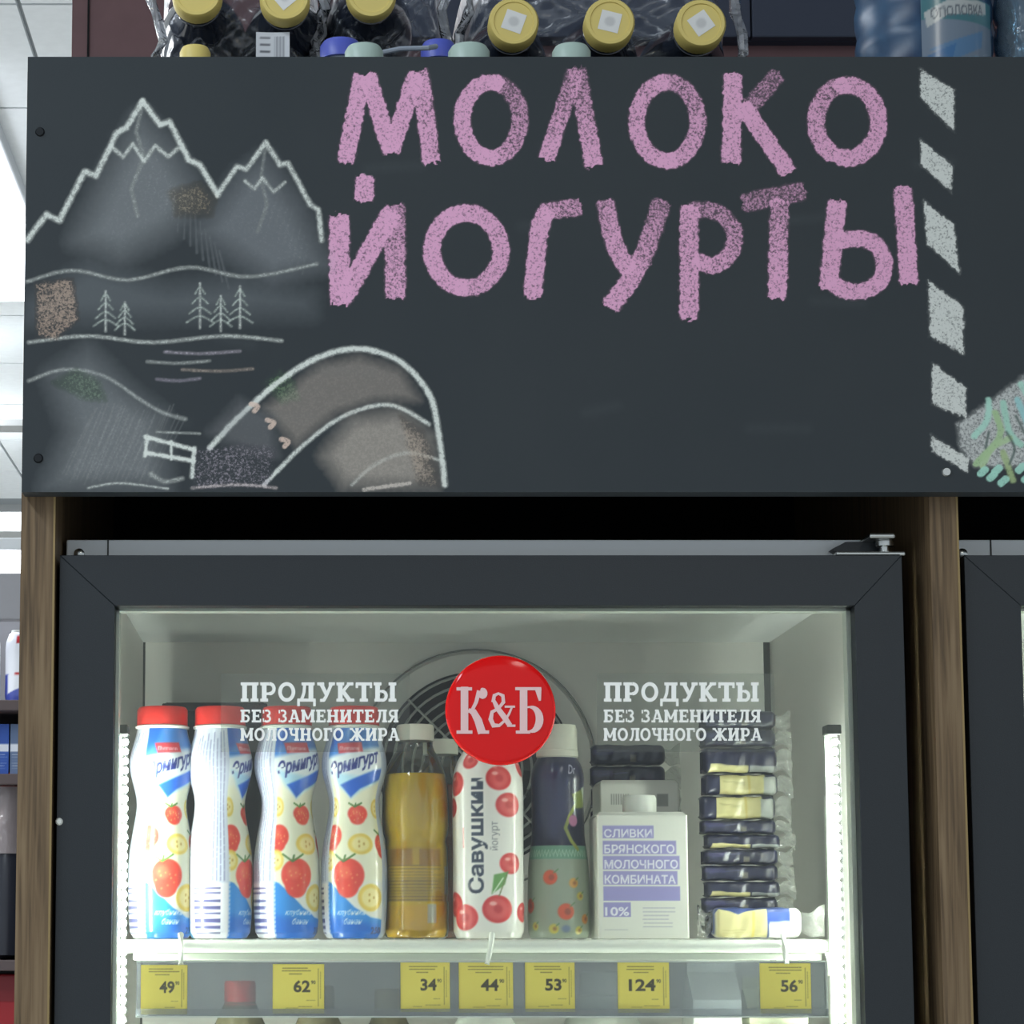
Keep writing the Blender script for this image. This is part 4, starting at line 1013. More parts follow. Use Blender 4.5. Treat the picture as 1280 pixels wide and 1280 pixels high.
# price rail: clear plastic channel
YQ = 1.968
rl = thing('price_rail', 'clear plastic price rail hanging under the front of the wire shelf', 'price rail', (WX(600, YQ), YQ, WZ(1270, YQ)))
rx0, rx1, rz0, rz1 = WX(171, YQ), WX(1032, YQ), WZ(1270, YQ), WZ(1203, YQ)
obj('front_lip', G().box(rx0, rx1, YQ-0.0052, YQ-0.0046, rz0, rz0+0.006), M_PLASTIC, rl, world=True)
obj('back_sheet', G().box(rx0, rx1, YQ, YQ+0.0008, rz0, rz1), clear_mat('rail_sheet', (214, 218, 224), 0.25, haze=0.30, hazecol=(196, 200, 206), gloss=1.4), rl, world=True)
obj('top_edge', G().box(rx0, rx1, YQ-0.0015, YQ+0.002, rz1, rz1+0.0012), mat('rail_edge', (196, 202, 200), 0.3), rl, world=True)
obj('bottom_edge', G().box(rx0, rx1, YQ-0.0054, YQ+0.002, rz0-0.0012, rz0), mat('rail_edge'), rl, world=True)
obj('end_stop', G().box(rx1-0.0012, rx1, YQ-0.005, YQ+0.001, rz0, rz1), mat('rail_edge'), rl, world=True)
for px, sl in ((226, 0), (611, 4), (982, -3)):
    p0, p1, p2 = W(px+sl, 1168, YR-0.0075), W(px+sl*0.5, 1186, YR-0.008), W(px-sl*0.6, 1206, YQ-0.002)
    obj('tie', G().tube([W(px+sl, 1170, YR+0.006), p0, p1, p2], [0.0022, 0.0026, 0.0024, 0.0022], 8), M_WHITE, rl, smooth=True, world=True)

# price tags
def price_tag(px0, px1, price, py0, py1, label, seed, tilt=0):
    Y = YQ-0.0022
    a, b_ = W(px0, py1, Y), W(px1, py0, Y); w_, h = b_[0]-a[0], b_[2]-a[2]
    cv = Canvas(w_*1000, h*1000, (226, 210, 98), 3.2); wm, hm = w_*1000, h*1000; ink = (78, 68, 34)
    cv.fineprint(wm*0.16, hm*0.86, wm*0.84, hm*0.93, hm*0.055, ink, 0.75, 0.75, seed); cv.fineprint(wm*0.3, hm*0.795, wm*0.62, hm*0.81, hm*0.05, ink, 0.75, 0.7, seed+3)
    nw_ = wm*0.34; xe = wm*0.74
    x0 = xe-nw_ if len(price) == 2 else wm*0.20
    cv.text(price, x0, hm*0.44, hm*0.235, (58, 52, 34), width=(nw_ if len(price) == 2 else wm*0.54), bold=0.03)
    cv.text('90', xe+wm*0.015, hm*0.60, hm*0.075, (70, 62, 38), width=wm*0.09, bold=0.02)
    cv.stroke([(wm*0.90, hm*0.14), (wm*0.90, hm*0.92)], 0.5, ink, 0.7); cv.fineprint(wm*0.5, hm*0.11, wm*0.82, hm*0.13, 3, ink, 0.6, 0.5, seed+1)
    cv.fineprint(wm*0.66, hm*0.24, wm*0.84, hm*0.26, 3, ink, 0.6, 0.5, seed+2); cv.fineprint(wm*0.24, hm*0.095, wm*0.5, hm*0.1, 3, ink, 0.6, 0.4, seed+5)
    r = random.Random(seed); yy = hm*0.3
    while yy < hm*0.85: cv.stroke([(wm*0.945, yy), (wm*0.945, yy+1.4)], 0.6, ink, 0.5); yy += 2.2
    t = thing('price_tag', label, 'price tag', ((a[0]+b_[0])/2, Y, a[2]), group='yellow price tags in the rail')
    nx, nz_ = 84, 84; X, Z = np.meshgrid(np.linspace(0, 1, nx), np.linspace(0, 1, nz_))
    V = np.stack([(X-0.5)*w_, 0.0006*np.cos(X*pi+seed)-0.0006, Z*h+0.0006], -1).reshape(-1, 3)
    grid_mesh('face', V, nx, nz_, cv.sample(X*wm, Z*hm).reshape(-1, 3), M_PAPER, t)
    obj('backing', G().box(-w_/2-0.0008, w_/2+0.0008, 0.0004, 0.0008, 0.0, h+0.0012), mat('tag_yellow', (224, 208, 100), 0.6), t)
    t.rotation_euler = (0, tilt, 0)
price_tag(177, 233, '49', 1208, 1268, 'yellow price tag reading 49, forty-nine, nearest the outer light tube', 1)
price_tag(342, 404, '62', 1207, 1267, 'yellow price tag reading 62, sixty-two, under the third yogurt bottle', 2)
price_tag(502, 561, '34', 1205, 1265, 'yellow price tag reading 34, thirty-four, under the orange juice', 3)
price_tag(575, 640, '44', 1205, 1266, 'yellow price tag reading 44, forty-four, under the cherry yogurt', 4)
price_tag(658, 717, '53', 1205, 1265, 'yellow price tag reading 53, fifty-three, under the navy bottle', 5)
price_tag(774, 835, '124', 1205, 1266, 'yellow price tag reading 124, one hundred twenty-four, under the white cream carton', 6)
price_tag(952, 1012, '56', 1206, 1267, 'yellow price tag reading 56, fifty-six, under the front curd bar pack', 7)

# ------------------------------------------------------------------ wavy yogurt bottles
YO = 2.025; K = YO/F                                     # metres per photo pixel at the bottles' depth
def offy(px_off, py): return 27.6*math.asin(max(-1, min(1, px_off/41.0))), (1172-py)*K*1000
def yog_canvas():
    Rm = 27.6; w_ = 2*pi*Rm; c = w_/2
    cv = Canvas(w_, 184, (238, 240, 232), 1.8)
    P = lambda o, y: (c+offy(o, y)[0], offy(o, y)[1])
    def PP(l): return [P(*q) for q in l]
    th = 27.6
    xl_ = c-th*R(52); xr_ = c+th*R(56)
    # top sweep of blue sky fading into white
    for k in range(24):
        f = k/23; cv.poly([(xl_, 184), (xr_, 184), (xr_, 166-f*16), (c+4, 158-f*14), (xl_, 146-f*10)], (226, 236, 244), al=0.10, soft=3)
    cv.poly(PP([(-36, 905), (38, 905), (38, 938), (20, 938), (-8, 944), (-36, 958)]), (70, 130, 206), soft=7)
    cv.poly(PP([(-34, 905), (-12, 905), (-22, 930), (-36, 948)]), (40, 96, 190), soft=5)
    cv.poly(PP([(-36, 950), (-8, 943), (34, 936), (36, 968), (0, 976), (-36, 972)]), (236, 243, 248), soft=4)
    cv.poly(PP([(-30, 965), (10, 974), (36, 960), (36, 975), (-6, 1000), (-22, 984)]), (184, 224, 244), soft=4)
    cv.poly(PP([(-20, 983), (24, 965), (36, 962), (33, 976), (8, 988), (-6, 999)]), (38, 96, 200), soft=2)
    # yellow-cream milk field
    cv.poly(PP([(-38, 985), (-26, 985), (-6, 1001), (10, 990), (36, 978), (38, 1100), (-38, 1110)]), (244, 243, 216), soft=5)
    # pill with the maker's name
    q = PP([(-24, 931), (10, 930), (11, 942), (-20, 944)]); cv.poly(q, (206, 66, 76), soft=1.2)
    cv.text('Ehrmann', P(-20, 940)[0], P(-20, 940)[1], 3.4, (240, 200, 205), width=18, bold=0.02)
    # name in dark blue script
    x0, y0 = P(-31, 974); x1, y1 = P(29, 958)
    cv.text('Эрмигурт', x0+2, y0+1.5, 10.5, (34, 46, 120), width=math.hypot(x1-x0, y1-y0)+2, bold=0.03, shear=0.6, rot=math.atan2(y1-y0, x1-x0)+0.03)
    # fruit
    def berry(o, y, rx, ry, rot=0, cut=False):
        x_, y_ = P(o, y); sx = rx*K*1000*1.05; sy = ry*K*1000
        cv.ellipse(x_, y_+sy*0.15, sx, sy*0.85, (222, 70, 56), rot, soft=1.5); cv.ellipse(x_-sx*0.05, y_-sy*0.35, sx*0.72, sy*0.66, (222, 70, 56), rot, soft=1.5)
        cv.ellipse(x_-sx*0.25, y_+sy*0.3, sx*0.4, sy*0.35, (238, 116, 88), rot, 0.6, soft=3)
        for a in range(10):
            an = a*2.4; rr = 0.25+0.55*((a*7) % 10)/10; cv.ellipse(x_+sx*rr*cos(an), y_+sy*rr*sin(an)*0.8, 0.5, 0.7, (244, 200, 120), al=0.7)
        if not cut:
            for d in (-0.6, 0.1, 0.7): cv.stroke([(x_-sx*0.3, y_+sy*0.85), (x_-sx*0.3+d*sx, y_+sy*(1.15+0.1*abs(d)))], 1.6, (86, 130, 60))
    def banana(o, y, rx, ry):
        x_, y_ = P(o, y); sx, sy = rx*K*1000, ry*K*1000
        cv.ellipse(x_, y_, sx, sy, (238, 208, 96), soft=1.5); cv.ellipse(x_, y_, sx*0.72, sy*0.7, (248, 232, 160), soft=2)
        for a in range(3): cv.ellipse(x_+sx*0.25*cos(a*2.1), y_+sy*0.25*sin(a*2.1), 0.8, 1.2, (206, 168, 80))
    banana(-31, 1010, 9, 12); banana(8, 1056, 17, 13); berry(5, 1020, 15, 12); berry(-29, 1049, 13, 17, cut=True); banana(-31, 1076, 10, 13); banana(33, 1012, 10, 12); berry(36, 1058, 14, 16)
    # blue wave at the foot
    cv.poly(PP([(-38.3, 1098), (-28, 1104), (-12, 1122), (0, 1134), (20, 1146), (38.3, 1150), (38.3, 1174), (-38.3, 1174)]), (52, 140, 222), soft=1.2)
    cv.poly(PP([(-38.3, 1140), (0, 1150), (38.3, 1158), (38.3, 1174), (-38.3, 1174)]), (34, 104, 206), 0.8, soft=6)
    banana(20, 1122, 17, 17); berry(-8, 1098, 19, 24)
    x0, y0 = P(-22, 1143)
    cv.text('клубника', x0, y0, 4.6, (226, 238, 250), width=25, shear=0.4, bold=0.01); cv.text('банан', x0+6, y0-7.5, 4.6, (226, 238, 250), width=16, shear=0.4, bold=0.01)
    x0, y0 = P(21, 1166); cv.text('250', x0, y0, 5.4, (40, 50, 90), width=11, bold=0.02)
    # pale lilac side and back panel with columns of small print
    cv.rect(0, 0, xl_, 184, (214, 220, 236)); cv.rect(xr_, 0, w_, 184, (190, 204, 226))
    for k in range(9):
        x_ = xl_-4-k*3.2
        yy = 48
        rr = random.Random(k)
        while yy < 165: l = 2+rr.random()*7; cv.stroke([(x_, yy), (x_, yy+l)], 1.1, (112, 116, 160), 0.7); yy += l+1.5
    cv.rect(xl_-38, 0, xl_-1, 46, (240, 240, 248))
    for k, yy in enumerate((4, 8, 13, 20, 24, 30, 37, 41)): cv.rect(xl_-32, yy, xl_-7, yy+(1.2, 2.6, 3.4, 1.6, 3.0, 2.2, 1.4, 1.4)[k], (84, 84, 140))
    cv.rect(xl_-60, 0, xl_-40, 26, (90, 180, 224))
    # perforation line down the seam
    yy = 2
    while yy < 70: cv.stroke([(xl_+0.6, yy), (xl_+0.6, yy+1.8)], 0.9, (230, 240, 250)); yy += 3.6
    return cv
prof_y = [(30, 0), (37, 1.5), (38.5, 6), (40.5, 30), (41.3, 60), (41.3, 92), (39.8, 108), (37.5, 124), (34.2, 142), (32, 155), (31.2, 165), (31.4, 172), (33.2, 181), (36, 191), (39, 202), (40.8, 212), (41, 218), (39.8, 228), (37, 238), (34, 248), (32, 256), (31.2, 260)]
prof_y = [(r*K, z*K) for r, z in prof_y]
def yog_proto():
    t = thing('yogurt_bottle', '', 'bottle')
    b_ = printed_lathe('body', prof_y, yog_canvas(), 0.0276, M_PRINT, t, n=230)
    obj('base', G().lathe([(0.002, 0.0006), (29.9*K, 0.0003)], 40), M_WCAP, t)
    obj('collar', G().lathe([(30*K, 259.5*K), (33.5*K, 261*K), (34*K, 263.5*K), (30*K, 265.5*K)], 48), M_WCAP, t, smooth=True)
    g = cap_geo(31.5*K, 23*K, 44); c = obj('cap', g, M_REDCAP, t, smooth=True, bevel=0.0); c.location = (0, 0, 265*K)
    return t
yp = yog_proto()
spots = [(201, 'red-capped yogurt bottle nearest the outer light tube of the cooler', 25), (274, 'red-capped yogurt bottle turned so its small print and barcode panel faces out', 71),
         (358, 'red-capped yogurt bottle between the barcode-side bottle and the squarely facing one', 31), (443, 'red-capped yogurt bottle facing squarely out, beside the orange juice', 0)]
for i, (px, lab, ro) in enumerate(spots):
    o = yp if i == 0 else copy_tree(yp)
    o['label'] = lab; o['group'] = 'wavy strawberry yogurt bottles'
    o.location = (WX(px, YO), YO, SHZ); o.rotation_euler = (0, 0, R(ro))
t = thing('dark_crate', 'low dark box behind the first yogurt bottles', 'box', (WX(268, 2.26), 2.26, SHZ))
hx = (WX(332, 2.24)-WX(205, 2.24))/2; hh = WZ(878, 2.24)-SHZ
obj('body', G().box(-hx, hx, -0.02, 0.06, 0, hh), mat('dark_crate_plastic', (40, 42, 44), 0.6), t, bevel=0.002)
obj('rim', G().box(-hx-0.002, hx+0.002, -0.022, 0.062, hh-0.008, hh-0.001), mat('dark_crate_rim', (48, 50, 52), 0.5), t, bevel=0.001)

# ------------------------------------------------------------------ orange juice bottle
M_CLEAR = clear_mat('pet_clear', (250, 250, 244), 0.06, haze=0.05, hazecol=(210, 212, 200), gloss=1.8)
M_JUICE = mat('orange_juice', (226, 158, 18), 0.25)
M_JUICE.node_tree.nodes['Principled BSDF'].inputs['Subsurface Weight'].default_value = 0.0
def juice(px, Y, label, capcol, full=True, s=1.0, top=905):
    t = thing('juice_bottle', label, 'bottle', (WX(px, Y), Y, SHZ)); k = Y/F*s
    outer = [(34, 0), (39.5, 3), (40.5, 12), (40.5, 44), (39.0, 48), (40.2, 54), (40.2, 112), (38, 119), (38, 122), (41, 130), (42, 150), (41.2, 180), (39, 200), (35, 214), (29, 226), (24, 234), (22, 240), (22, 248)]
    obj('body', G().lathe([(r*k, z*k) for r, z in outer], 56), M_CLEAR, t, smooth=True, sharp=60)
    inner = [(max(1, r-1.3), z+1) for r, z in outer if z <= 200]+[(36.5, 204)]
    cv = Canvas(2*pi*26, 145, (252, 216, 20) if full else (150, 74, 40), 2)
    if full:
        c = cv.w/2
        cv.rect(0, 30, cv.w, 76, (238, 196, 36), 0.7); cv.rect(0, 30, cv.w, 50, (204, 172, 50), 0.6); cv.fineprint(c-28, 31, c+26, 60, 2.6, (120, 92, 30), 0.6, 0.6, 4)
        cv.rect(c-26, 60, c-4, 74, (206, 150, 30), 0.8); cv.rect(c+2, 60, c+22, 74, (206, 150, 30), 0.8)
        cv.rect(c-46, 40, c-31, 74, (190, 206, 196)); cv.rect(c+29, 36, c+40, 60, (228, 232, 226)); cv.fineprint(c+30, 42, c+39, 56, 3, (90, 96, 90), seed=9)
        cv.rect(0, 0, cv.w, 27, (254, 206, 10), 0.9)
        cv.rect(c+9, 12, c+17, 28, (232, 232, 220))
    printed_lathe('drink', [(r*k, z*k) for r, z in inner], cv, 0.026, M_PRINT, t, n=120, nz=150)
    obj('liquid_top', G().lathe([(36.4*k, 204*k), (0.0005, 204*k)], 40), M_JUICE, t)
    c = obj('cap', cap_geo(23.5*k, 20*k, 40), mat(capcol[0], capcol[1], 0.4), t, smooth=True); c.location = (0, 0, 246*k)
    return t
juice(520, YO+0.01, 'clear bottle of orange juice with a white cap beside the cherry yogurt', ('milky_cap', (222, 222, 208)))
juice(552, YO+0.115, 'dark amber juice bottle with a small white cap, half hidden behind the orange juice', ('milky_cap', (222, 222, 208)), full=False, s=0.93)

# ------------------------------------------------------------------ cherry yogurt bottle
def cherry_bottle():
    k = K; Rm = 28.5; wm = 2*pi*Rm; c = wm/2; cv = Canvas(wm, 186, (240, 239, 232), 2.0)
    P = lambda x_, y_: (c+Rm*math.asin(max(-1, min(1, (x_-611)/44.0))), (1172-y_)*k*1000)
    def cherry(x_, y_, r, col=(200, 52, 54)):
        a, b_ = P(x_, y_); rr = r*k*1000; cv.ellipse(a, b_, rr*1.05, rr, col, soft=1.2); cv.ellipse(a, b_, rr*0.78, rr*0.74, (216, 96, 92), al=0.8, soft=3); cv.ellipse(a+rr*0.05, b_, rr*0.3, rr*0.3, (176, 36, 40), al=0.7, soft=2); cv.ellipse(a-rr*0.3, b_+rr*0.4, rr*0.25, rr*0.15, (246, 196, 190), al=0.8, soft=1)
    for q in ((585, 952, 11), (571, 981, 15), (622, 975, 15), (633, 1008, 15), (568, 1010, 12), (635, 1080, 13), (570, 1130, 15), (581, 1146, 16), (619, 1136, 17), (650, 1140, 12), (652, 960, 12)): cherry(*q)
    cv.poly([P(*q) for q in ((612, 1118), (615, 1094), (632, 1090), (628, 1106))], (104, 156, 84), soft=1); cv.stroke([P(632, 1090), P(626, 1106), P(621, 1120)], 0.9, (110, 120, 70)); cv.stroke([P(626, 1098), P(614, 1116)], 1.0, (226, 238, 214))
    a, b_ = P(602, 1117); cv.text('Савушкин', a, b_, 11.5, (48, 60, 78), width=96, bold=0.028, rot=pi/2)
    a, b_ = P(620, 1064); cv.text('йогурт', a, b_, 6.0, (120, 124, 126), width=24, rot=pi/2)
    a, b_ = P(580, 1060); cv.stroke([(a, b_), (a, b_+16)], 1.2, (210, 80, 80), 0.7)
    t = thing('yogurt_bottle', 'white cherry yogurt bottle with upright dark lettering under the red badge', 'bottle', (WX(611, YO), YO, SHZ))
    prof = [(38, 0), (42.5, 3), (44, 10), (44.4, 60), (44, 110), (44.4, 170), (44, 192), (42.5, 206), (39, 218), (33, 229), (28, 236), (26, 242)]
    printed_lathe('body', [(r*k, z*k) for r, z in prof], cv, Rm/1000, M_PRINT, t, n=220, power=2.3, sq=0.95)
    obj('collar', G().lathe([(26*k, 241*k), (29*k, 242.5*k), (29*k, 245*k), (26*k, 247*k)], 40), M_WCAP, t, smooth=True)
    cc = obj('cap', cap_geo(27*k, 18*k, 40), M_REDCAP, t, smooth=True); cc.location = (0, 0, 246.5*k)
cherry_bottle()

# ------------------------------------------------------------------ navy drink bottle with fruit band
def navy_bottle():
    Y = YO+0.02; k = Y/F; Rm = 25.5; wm = 2*pi*Rm; c = wm/2; cv = Canvas(wm, 160, (30, 32, 60), 2.0)
    P = lambda x_, y_: (c+Rm*math.asin(max(-1, min(1, (x_-699)/38.0))), (1172-y_)*k*1000)
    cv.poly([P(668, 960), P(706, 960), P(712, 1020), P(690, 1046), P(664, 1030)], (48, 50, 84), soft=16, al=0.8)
    cv.rect(0, 0, wm, (1172-1058)*k*1000, (150, 160, 142))
    cv.rect(0, P(0, 1074)[1], wm, P(0, 1058)[1], (112, 156, 132))
    x_ = 0
    while x_ < wm: cv.stroke([(x_, P(0, 1071)[1]), (x_+1.6, P(0, 1063)[1]), (x_+3.2, P(0, 1071)[1])], 0.6, (170, 200, 176)); x_ += 3.2
    for a, b_, r, col in ((685, 1097, 9, (204, 84, 50)), (714, 1104, 6, (206, 150, 70)), (663, 1132, 9, (196, 76, 50)), (704, 1139, 10, (204, 84, 50)), (722, 1120, 5, (200, 180, 80)), (668, 1157, 5, (196, 178, 80)), (689, 1160, 6, (200, 184, 84)), (720, 1162, 5, (200, 184, 84)), (728, 1148, 6, (204, 130, 60))):
        u, v = P(a, b_); rr = r*k*1000; cv.ellipse(u, v, rr, rr, col, soft=1.2); cv.ellipse(u+rr*0.2, v, rr*0.4, rr*0.4, (120, 60, 44), al=0.6, soft=1.5); cv.stroke([(u+rr*0.5, v+rr*0.6), (u+rr*1.1, v+rr*1.1)], 0.9, (90, 130, 80))
    u, v = P(704, 1160); cv.ellipse(u, v, 3.5, 3, (110, 124, 150), soft=2)
    # winding leaf and flower
    cv.stroke([P(731, 996), P(722, 1006), P(712, 1022), P(706, 1036), P(714, 1052), P(722, 1062)], 3.4, (142, 152, 70)); cv.poly([P(716, 994), P(733, 986), P(735, 1010), P(722, 1012)], (128, 140, 66), soft=1.5); cv.poly([P(730, 986), P(735, 984), P(735, 1008)], (190, 200, 176), soft=1)
    u, v = P(718, 1027); cv.ellipse(u, v, 5, 5, (200, 130, 170), soft=1.5)
    u, v = P(711, 969); cv.text('Dr', u, v, 8.0, (176, 176, 190), width=9, bold=0.01, shear=0.3)
    t = thing('drink_bottle', 'navy drink bottle with a grey-green fruit band and pale cap beside the cherry yogurt', 'bottle', (WX(699, Y), Y, SHZ))
    prof = [(34, 0), (38, 4), (39, 20), (38.5, 60), (37.5, 90), (35, 112), (33, 124), (32.5, 150), (33, 180), (33.5, 200), (31, 213), (27, 221), (24, 225)]
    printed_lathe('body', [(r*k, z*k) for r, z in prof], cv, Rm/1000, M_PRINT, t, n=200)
    cc = obj('cap', cap_geo(25*k, 41*k, 40), mat('cream_cap', (196, 196, 182), 0.45), t, smooth=True); cc.location = (0, 0, 224.5*k)
    obj('cap_band', G().lathe([(25.3*k, 225*k), (26.3*k, 226*k), (26.3*k, 233*k), (25.3*k, 234*k)], 40), mat('cream_cap'), t, smooth=True)
navy_bottle()

# ------------------------------------------------------------------ cream cartons
def carton(px0, px1, pytop, Y, label, front=True, cap=True):
    x0, x1 = WX(px0, Y), WX(px1, Y); w_, h = x1-x0, WZ(pytop, Y)-SHZ; d = 0.058
    t = thing('cream_carton', label, 'carton', ((x0+x1)/2, Y+d/2, SHZ)); wm, hm = w_*1000, h*1000
    cv = Canvas(wm, hm, (228, 228, 218) if front else (190, 190, 182), 3.2)
    if front:
        LV = (150, 144, 196); kx = wm/(862-748); ky = hm/(1172-1018)
        P = lambda x_, y_: ((x_-748)*kx, (1172-y_)*ky)
        for tx, xe, y0, y1 in (('СЛИВКИ', 819, 1047, 1031), ('БРЯНСКОГО', 847, 1067, 1050), ('МОЛОЧНОГО', 851, 1086, 1069), ('КОМБИНАТА', 848, 1105, 1088), (None, 851, 1125, 1107), ('10%', 789, 1145, 1127)):
            a, b_ = P(755, y0); a1, b1 = P(xe, y1); cv.rect(a, b_, a1, b1, LV)
            if tx: cv.text(tx, a+1.2, b_+2.5*ky*0.62, (b1-b_)*0.60, (236, 234, 240), width=(a1-a)-2.6, bold=0.02)
        a, b_ = P(804, 1160); a1, b1 = P(846, 1134); cv.fineprint(a, b_, a1, b1, 3.1, (140, 136, 168), 0.55, 0.7, 4)
        a, b_ = P(755, 1161); cv.fineprint(a, b_-1, a+26, b_, 3, (150, 148, 160), 0.5, 0.6, 2)
    else:
        for k in range(8): cv.rect(wm*(0.14+k*0.03), hm*0.86, wm*(0.155+k*0.03), hm*0.93, (110, 110, 106), 0.8)
        cv.rect(wm*0.72, hm*0.85, wm*0.86, hm*0.93, (96, 96, 92), 0.8)
    base = mat('carton_board' if front else 'carton_board_dimmed', (230, 230, 220) if front else (190, 190, 182), 0.5)  # rear carton: dimness behind the front one put into a greyer board colour
    nx, nz_ = 130, 170; X, Z = np.meshgrid(np.linspace(0, 1, nx), np.linspace(0, 1, nz_))
    edge = 0.0018*np.clip((np.abs(X-0.5)*2-0.965)/0.035, 0, 1)**2
    V = np.stack([(X-0.5)*w_, -d/2+edge-0.0009*np.sin(X*pi)*np.sin(Z*pi), Z*h], -1).reshape(-1, 3)
    grid_mesh('front_panel', V, nx, nz_, cv.sample(X*wm, Z*hm).reshape(-1, 3), M_CARTON, t)
    obj('body', G().box(-w_/2, w_/2, -d/2+0.0019, d/2, 0, h-0.0004), base, t, bevel=0.0012)
    # sloped top with the sealed fin folded flat
    obj('top_fold', G().prism_y([(-w_/2, h-0.0004), (w_/2, h-0.0004), (w_/2-0.003, h+0.003), (-w_/2+0.003, h+0.003)], -d/2+0.004, d/2-0.002), base, t)
    obj('side_flap', G().prism_y([(w_/2, h*0.12), (w_/2+0.0012, h*0.12), (w_/2+0.0012, h*0.62), (w_/2, h*0.66)], -d/2+0.012, d/2-0.01), base, t)
    if cap:
        k = Y/F; cc = obj('cap', cap_geo(21*k, 24*k, 36), M_WCAP, t, smooth=True); cc.location = (WX(805, Y, 1005)-(x0+x1)/2, 0.0, h+0.002)
        obj('neck', G().lathe([(24*k, 0), (23*k, 0.0026), (20*k, 0.003)], 30, c=(WX(805, Y, 1005)-(x0+x1)/2, 0, h+0.001)), M_WCAP, t, smooth=True)
    return t
carton(748, 862, 1019, YO-0.022, 'white cream carton with lavender text bars and a white screw cap, front of the shelf', True, True)
carton(752, 852, 979, YO+0.085, 'taller carton in shade-toned grey standing behind the white cream carton', False, False)

# ------------------------------------------------------------------ glazed curd bars in flow packs
M_FINC = clear_mat('clear_fin', (240, 242, 240), 0.12, haze=0.30, hazecol=(225, 228, 220), gloss=3.5, bump=0.5, nscale=120)
NAVY, CREAM = (24, 26, 52), (196, 188, 134)
def bar_pack(x0, x1, z0, z1, Y, cols, label, seed, dim=False, fin=0.016, group='curd bar packs in the tall stack'):
    rr = random.Random(seed); w_, h, d = x1-x0, z1-z0, 0.036
    t = thing('snack_bar', label, 'snack bar', ((x0+x1)/2, Y+d/2, z0), group=group)
    t.rotation_euler = (0, 0, rr.uniform(-0.05, 0.05))
    wm, hm = w_*1000, h*1000; arc_h = hm+16
    cv = Canvas(wm, arc_h, NAVY, 2)
    cols(cv, wm, hm)
    nu, nv = 90, 46
    # rounded pillow: section runs from the bottom back, over the front, to the top back
    u = np.linspace(0, 1, nu); s = np.linspace(0, 1, nv); U, Sv = np.meshgrid(u, s)
    pinch = 1-0.30*np.clip((np.abs(U-0.5)*2-0.86)/0.14, 0, 1)**2
    ang = -pi/2+Sv*pi
    cy = -np.sign(np.cos(ang))*np.abs(np.cos(ang))**0.28; cz = np.sign(np.sin(ang))*np.abs(np.sin(ang))**0.6
    # deepen: front at -d/2, ends run back
    Yv = np.where(np.cos(ang) > 0.02, cy*d/2, 0)*pinch
    ph = rr.random()*6
    wr = 0.0006*np.sin(U*13+ph+Sv*4)+0.00025*np.sin(U*37-Sv*9+ph)
    V = np.stack([(U-0.5)*w_, Yv+wr, h/2+cz*h/2*pinch*0.98+wr*0.6], -1).reshape(-1, 3)
    grid_mesh('wrapper', V, nu, nv, cv.sample(U*wm, Sv*arc_h).reshape(-1, 3), M_PRINT, t)
    obj('filling', G().box(-w_/2+0.004, w_/2-0.004, -0.004, d/2, h*0.08, h*0.90), mat('curd_navy', (20, 22, 42), 0.5), t)
    for sx in ((1,) if group.endswith('stack') else (-1, 1)):
        nu2, nv2 = 12, 16; U, Vv = np.meshgrid(np.linspace(0, 1, nu2), np.linspace(0, 1, nv2)); f = fin if sx > 0 else fin*0.5
        Xf = sx*(w_/2-0.003+U*(f+0.003)); Yf = 0.0022*np.sin(U*11+Vv*5+ph)*U+0.0015*np.sin(Vv*14+ph)*U
        Zf = h/2+(Vv-0.5)*h*(0.55+0.5*U)+0.002*np.sin(U*7+ph)
        grid_mesh('crimped_end', np.stack([Xf, Yf, Zf], -1).reshape(-1, 3), nu2, nv2, np.ones((nu2*nv2, 3)), M_FINC, t, smooth=False)
    return t
def c_style(kind):
    def f(cv, wm, hm):
        cr_ = CREAM; a = cv.h
        if kind == 'cream':
            cv.poly([(wm*0.22, a*0.10), (wm*0.82, a*0.10), (wm*0.82, a*0.86), (wm*0.5, a*0.74), (wm*0.34, a*0.84), (wm*0.22, a*0.80)], cr_)
            cv.rect(wm*0.80, a*0.1, wm*0.97, a*0.70, (160, 164, 158)); cv.stroke([(wm*0.62, a*0.1), (wm*0.6, a*0.8)], 2, (190, 170, 90), 0.7); cv.stroke([(wm*0.26, a*0.55), (wm*0.55, a*0.5)], 0.8, (150, 142, 96), 0.7)
        elif kind == 'thin':
            cv.poly([(wm*0.06, a*0.15), (wm*0.6, a*0.12), (wm*0.6, a*0.42), (wm*0.1, a*0.46)], cr_); cv.rect(wm*0.62, a*0.15, wm*0.98, a*0.42, (150, 154, 152))
        elif kind == 'navy':
            cv.rect(wm*0.52, a*0.30, wm*0.60, a*0.5, (110, 106, 96)); cv.stroke([(wm*0.1, a*0.5), (wm*0.5, a*0.56)], 0.8, (70, 74, 110), 0.8); cv.rect(wm*0.02, a*0.5, wm*0.3, a*0.62, (58, 56, 92), 0.8)
    return f
LB = ['topmost curd bar pack of the stack, mostly navy', 'navy curd bar pack just under the topmost one', 'curd bar pack with a thin cream edge, third from the top of the stack', 'cream-fronted curd bar pack, upper of the two broad cream ones',
      'cream-fronted curd bar pack, lower of the two broad cream ones', 'navy curd bar pack directly under the two broad cream ones', 'navy curd bar pack with a dull cream edge in the middle of the stack',
      'plain navy curd bar pack in the lower half of the stack', 'navy curd bar pack with a small grey square low in the stack', 'curd bar pack with a long cream edge low in the stack', 'dark curd bar pack resting just behind the front cream pack']
rows = [(880, 903, 'navy'), (904, 927, 'navy'), (929, 962, 'thin'), (964, 991, 'cream'), (993, 1023, 'cream'), (1024, 1042, 'navy'), (1042, 1060, 'thin'), (1060, 1080, 'navy'), (1081, 1101, 'navy'), (1101, 1121, 'thin'), (1121, 1141, 'navy'), ]
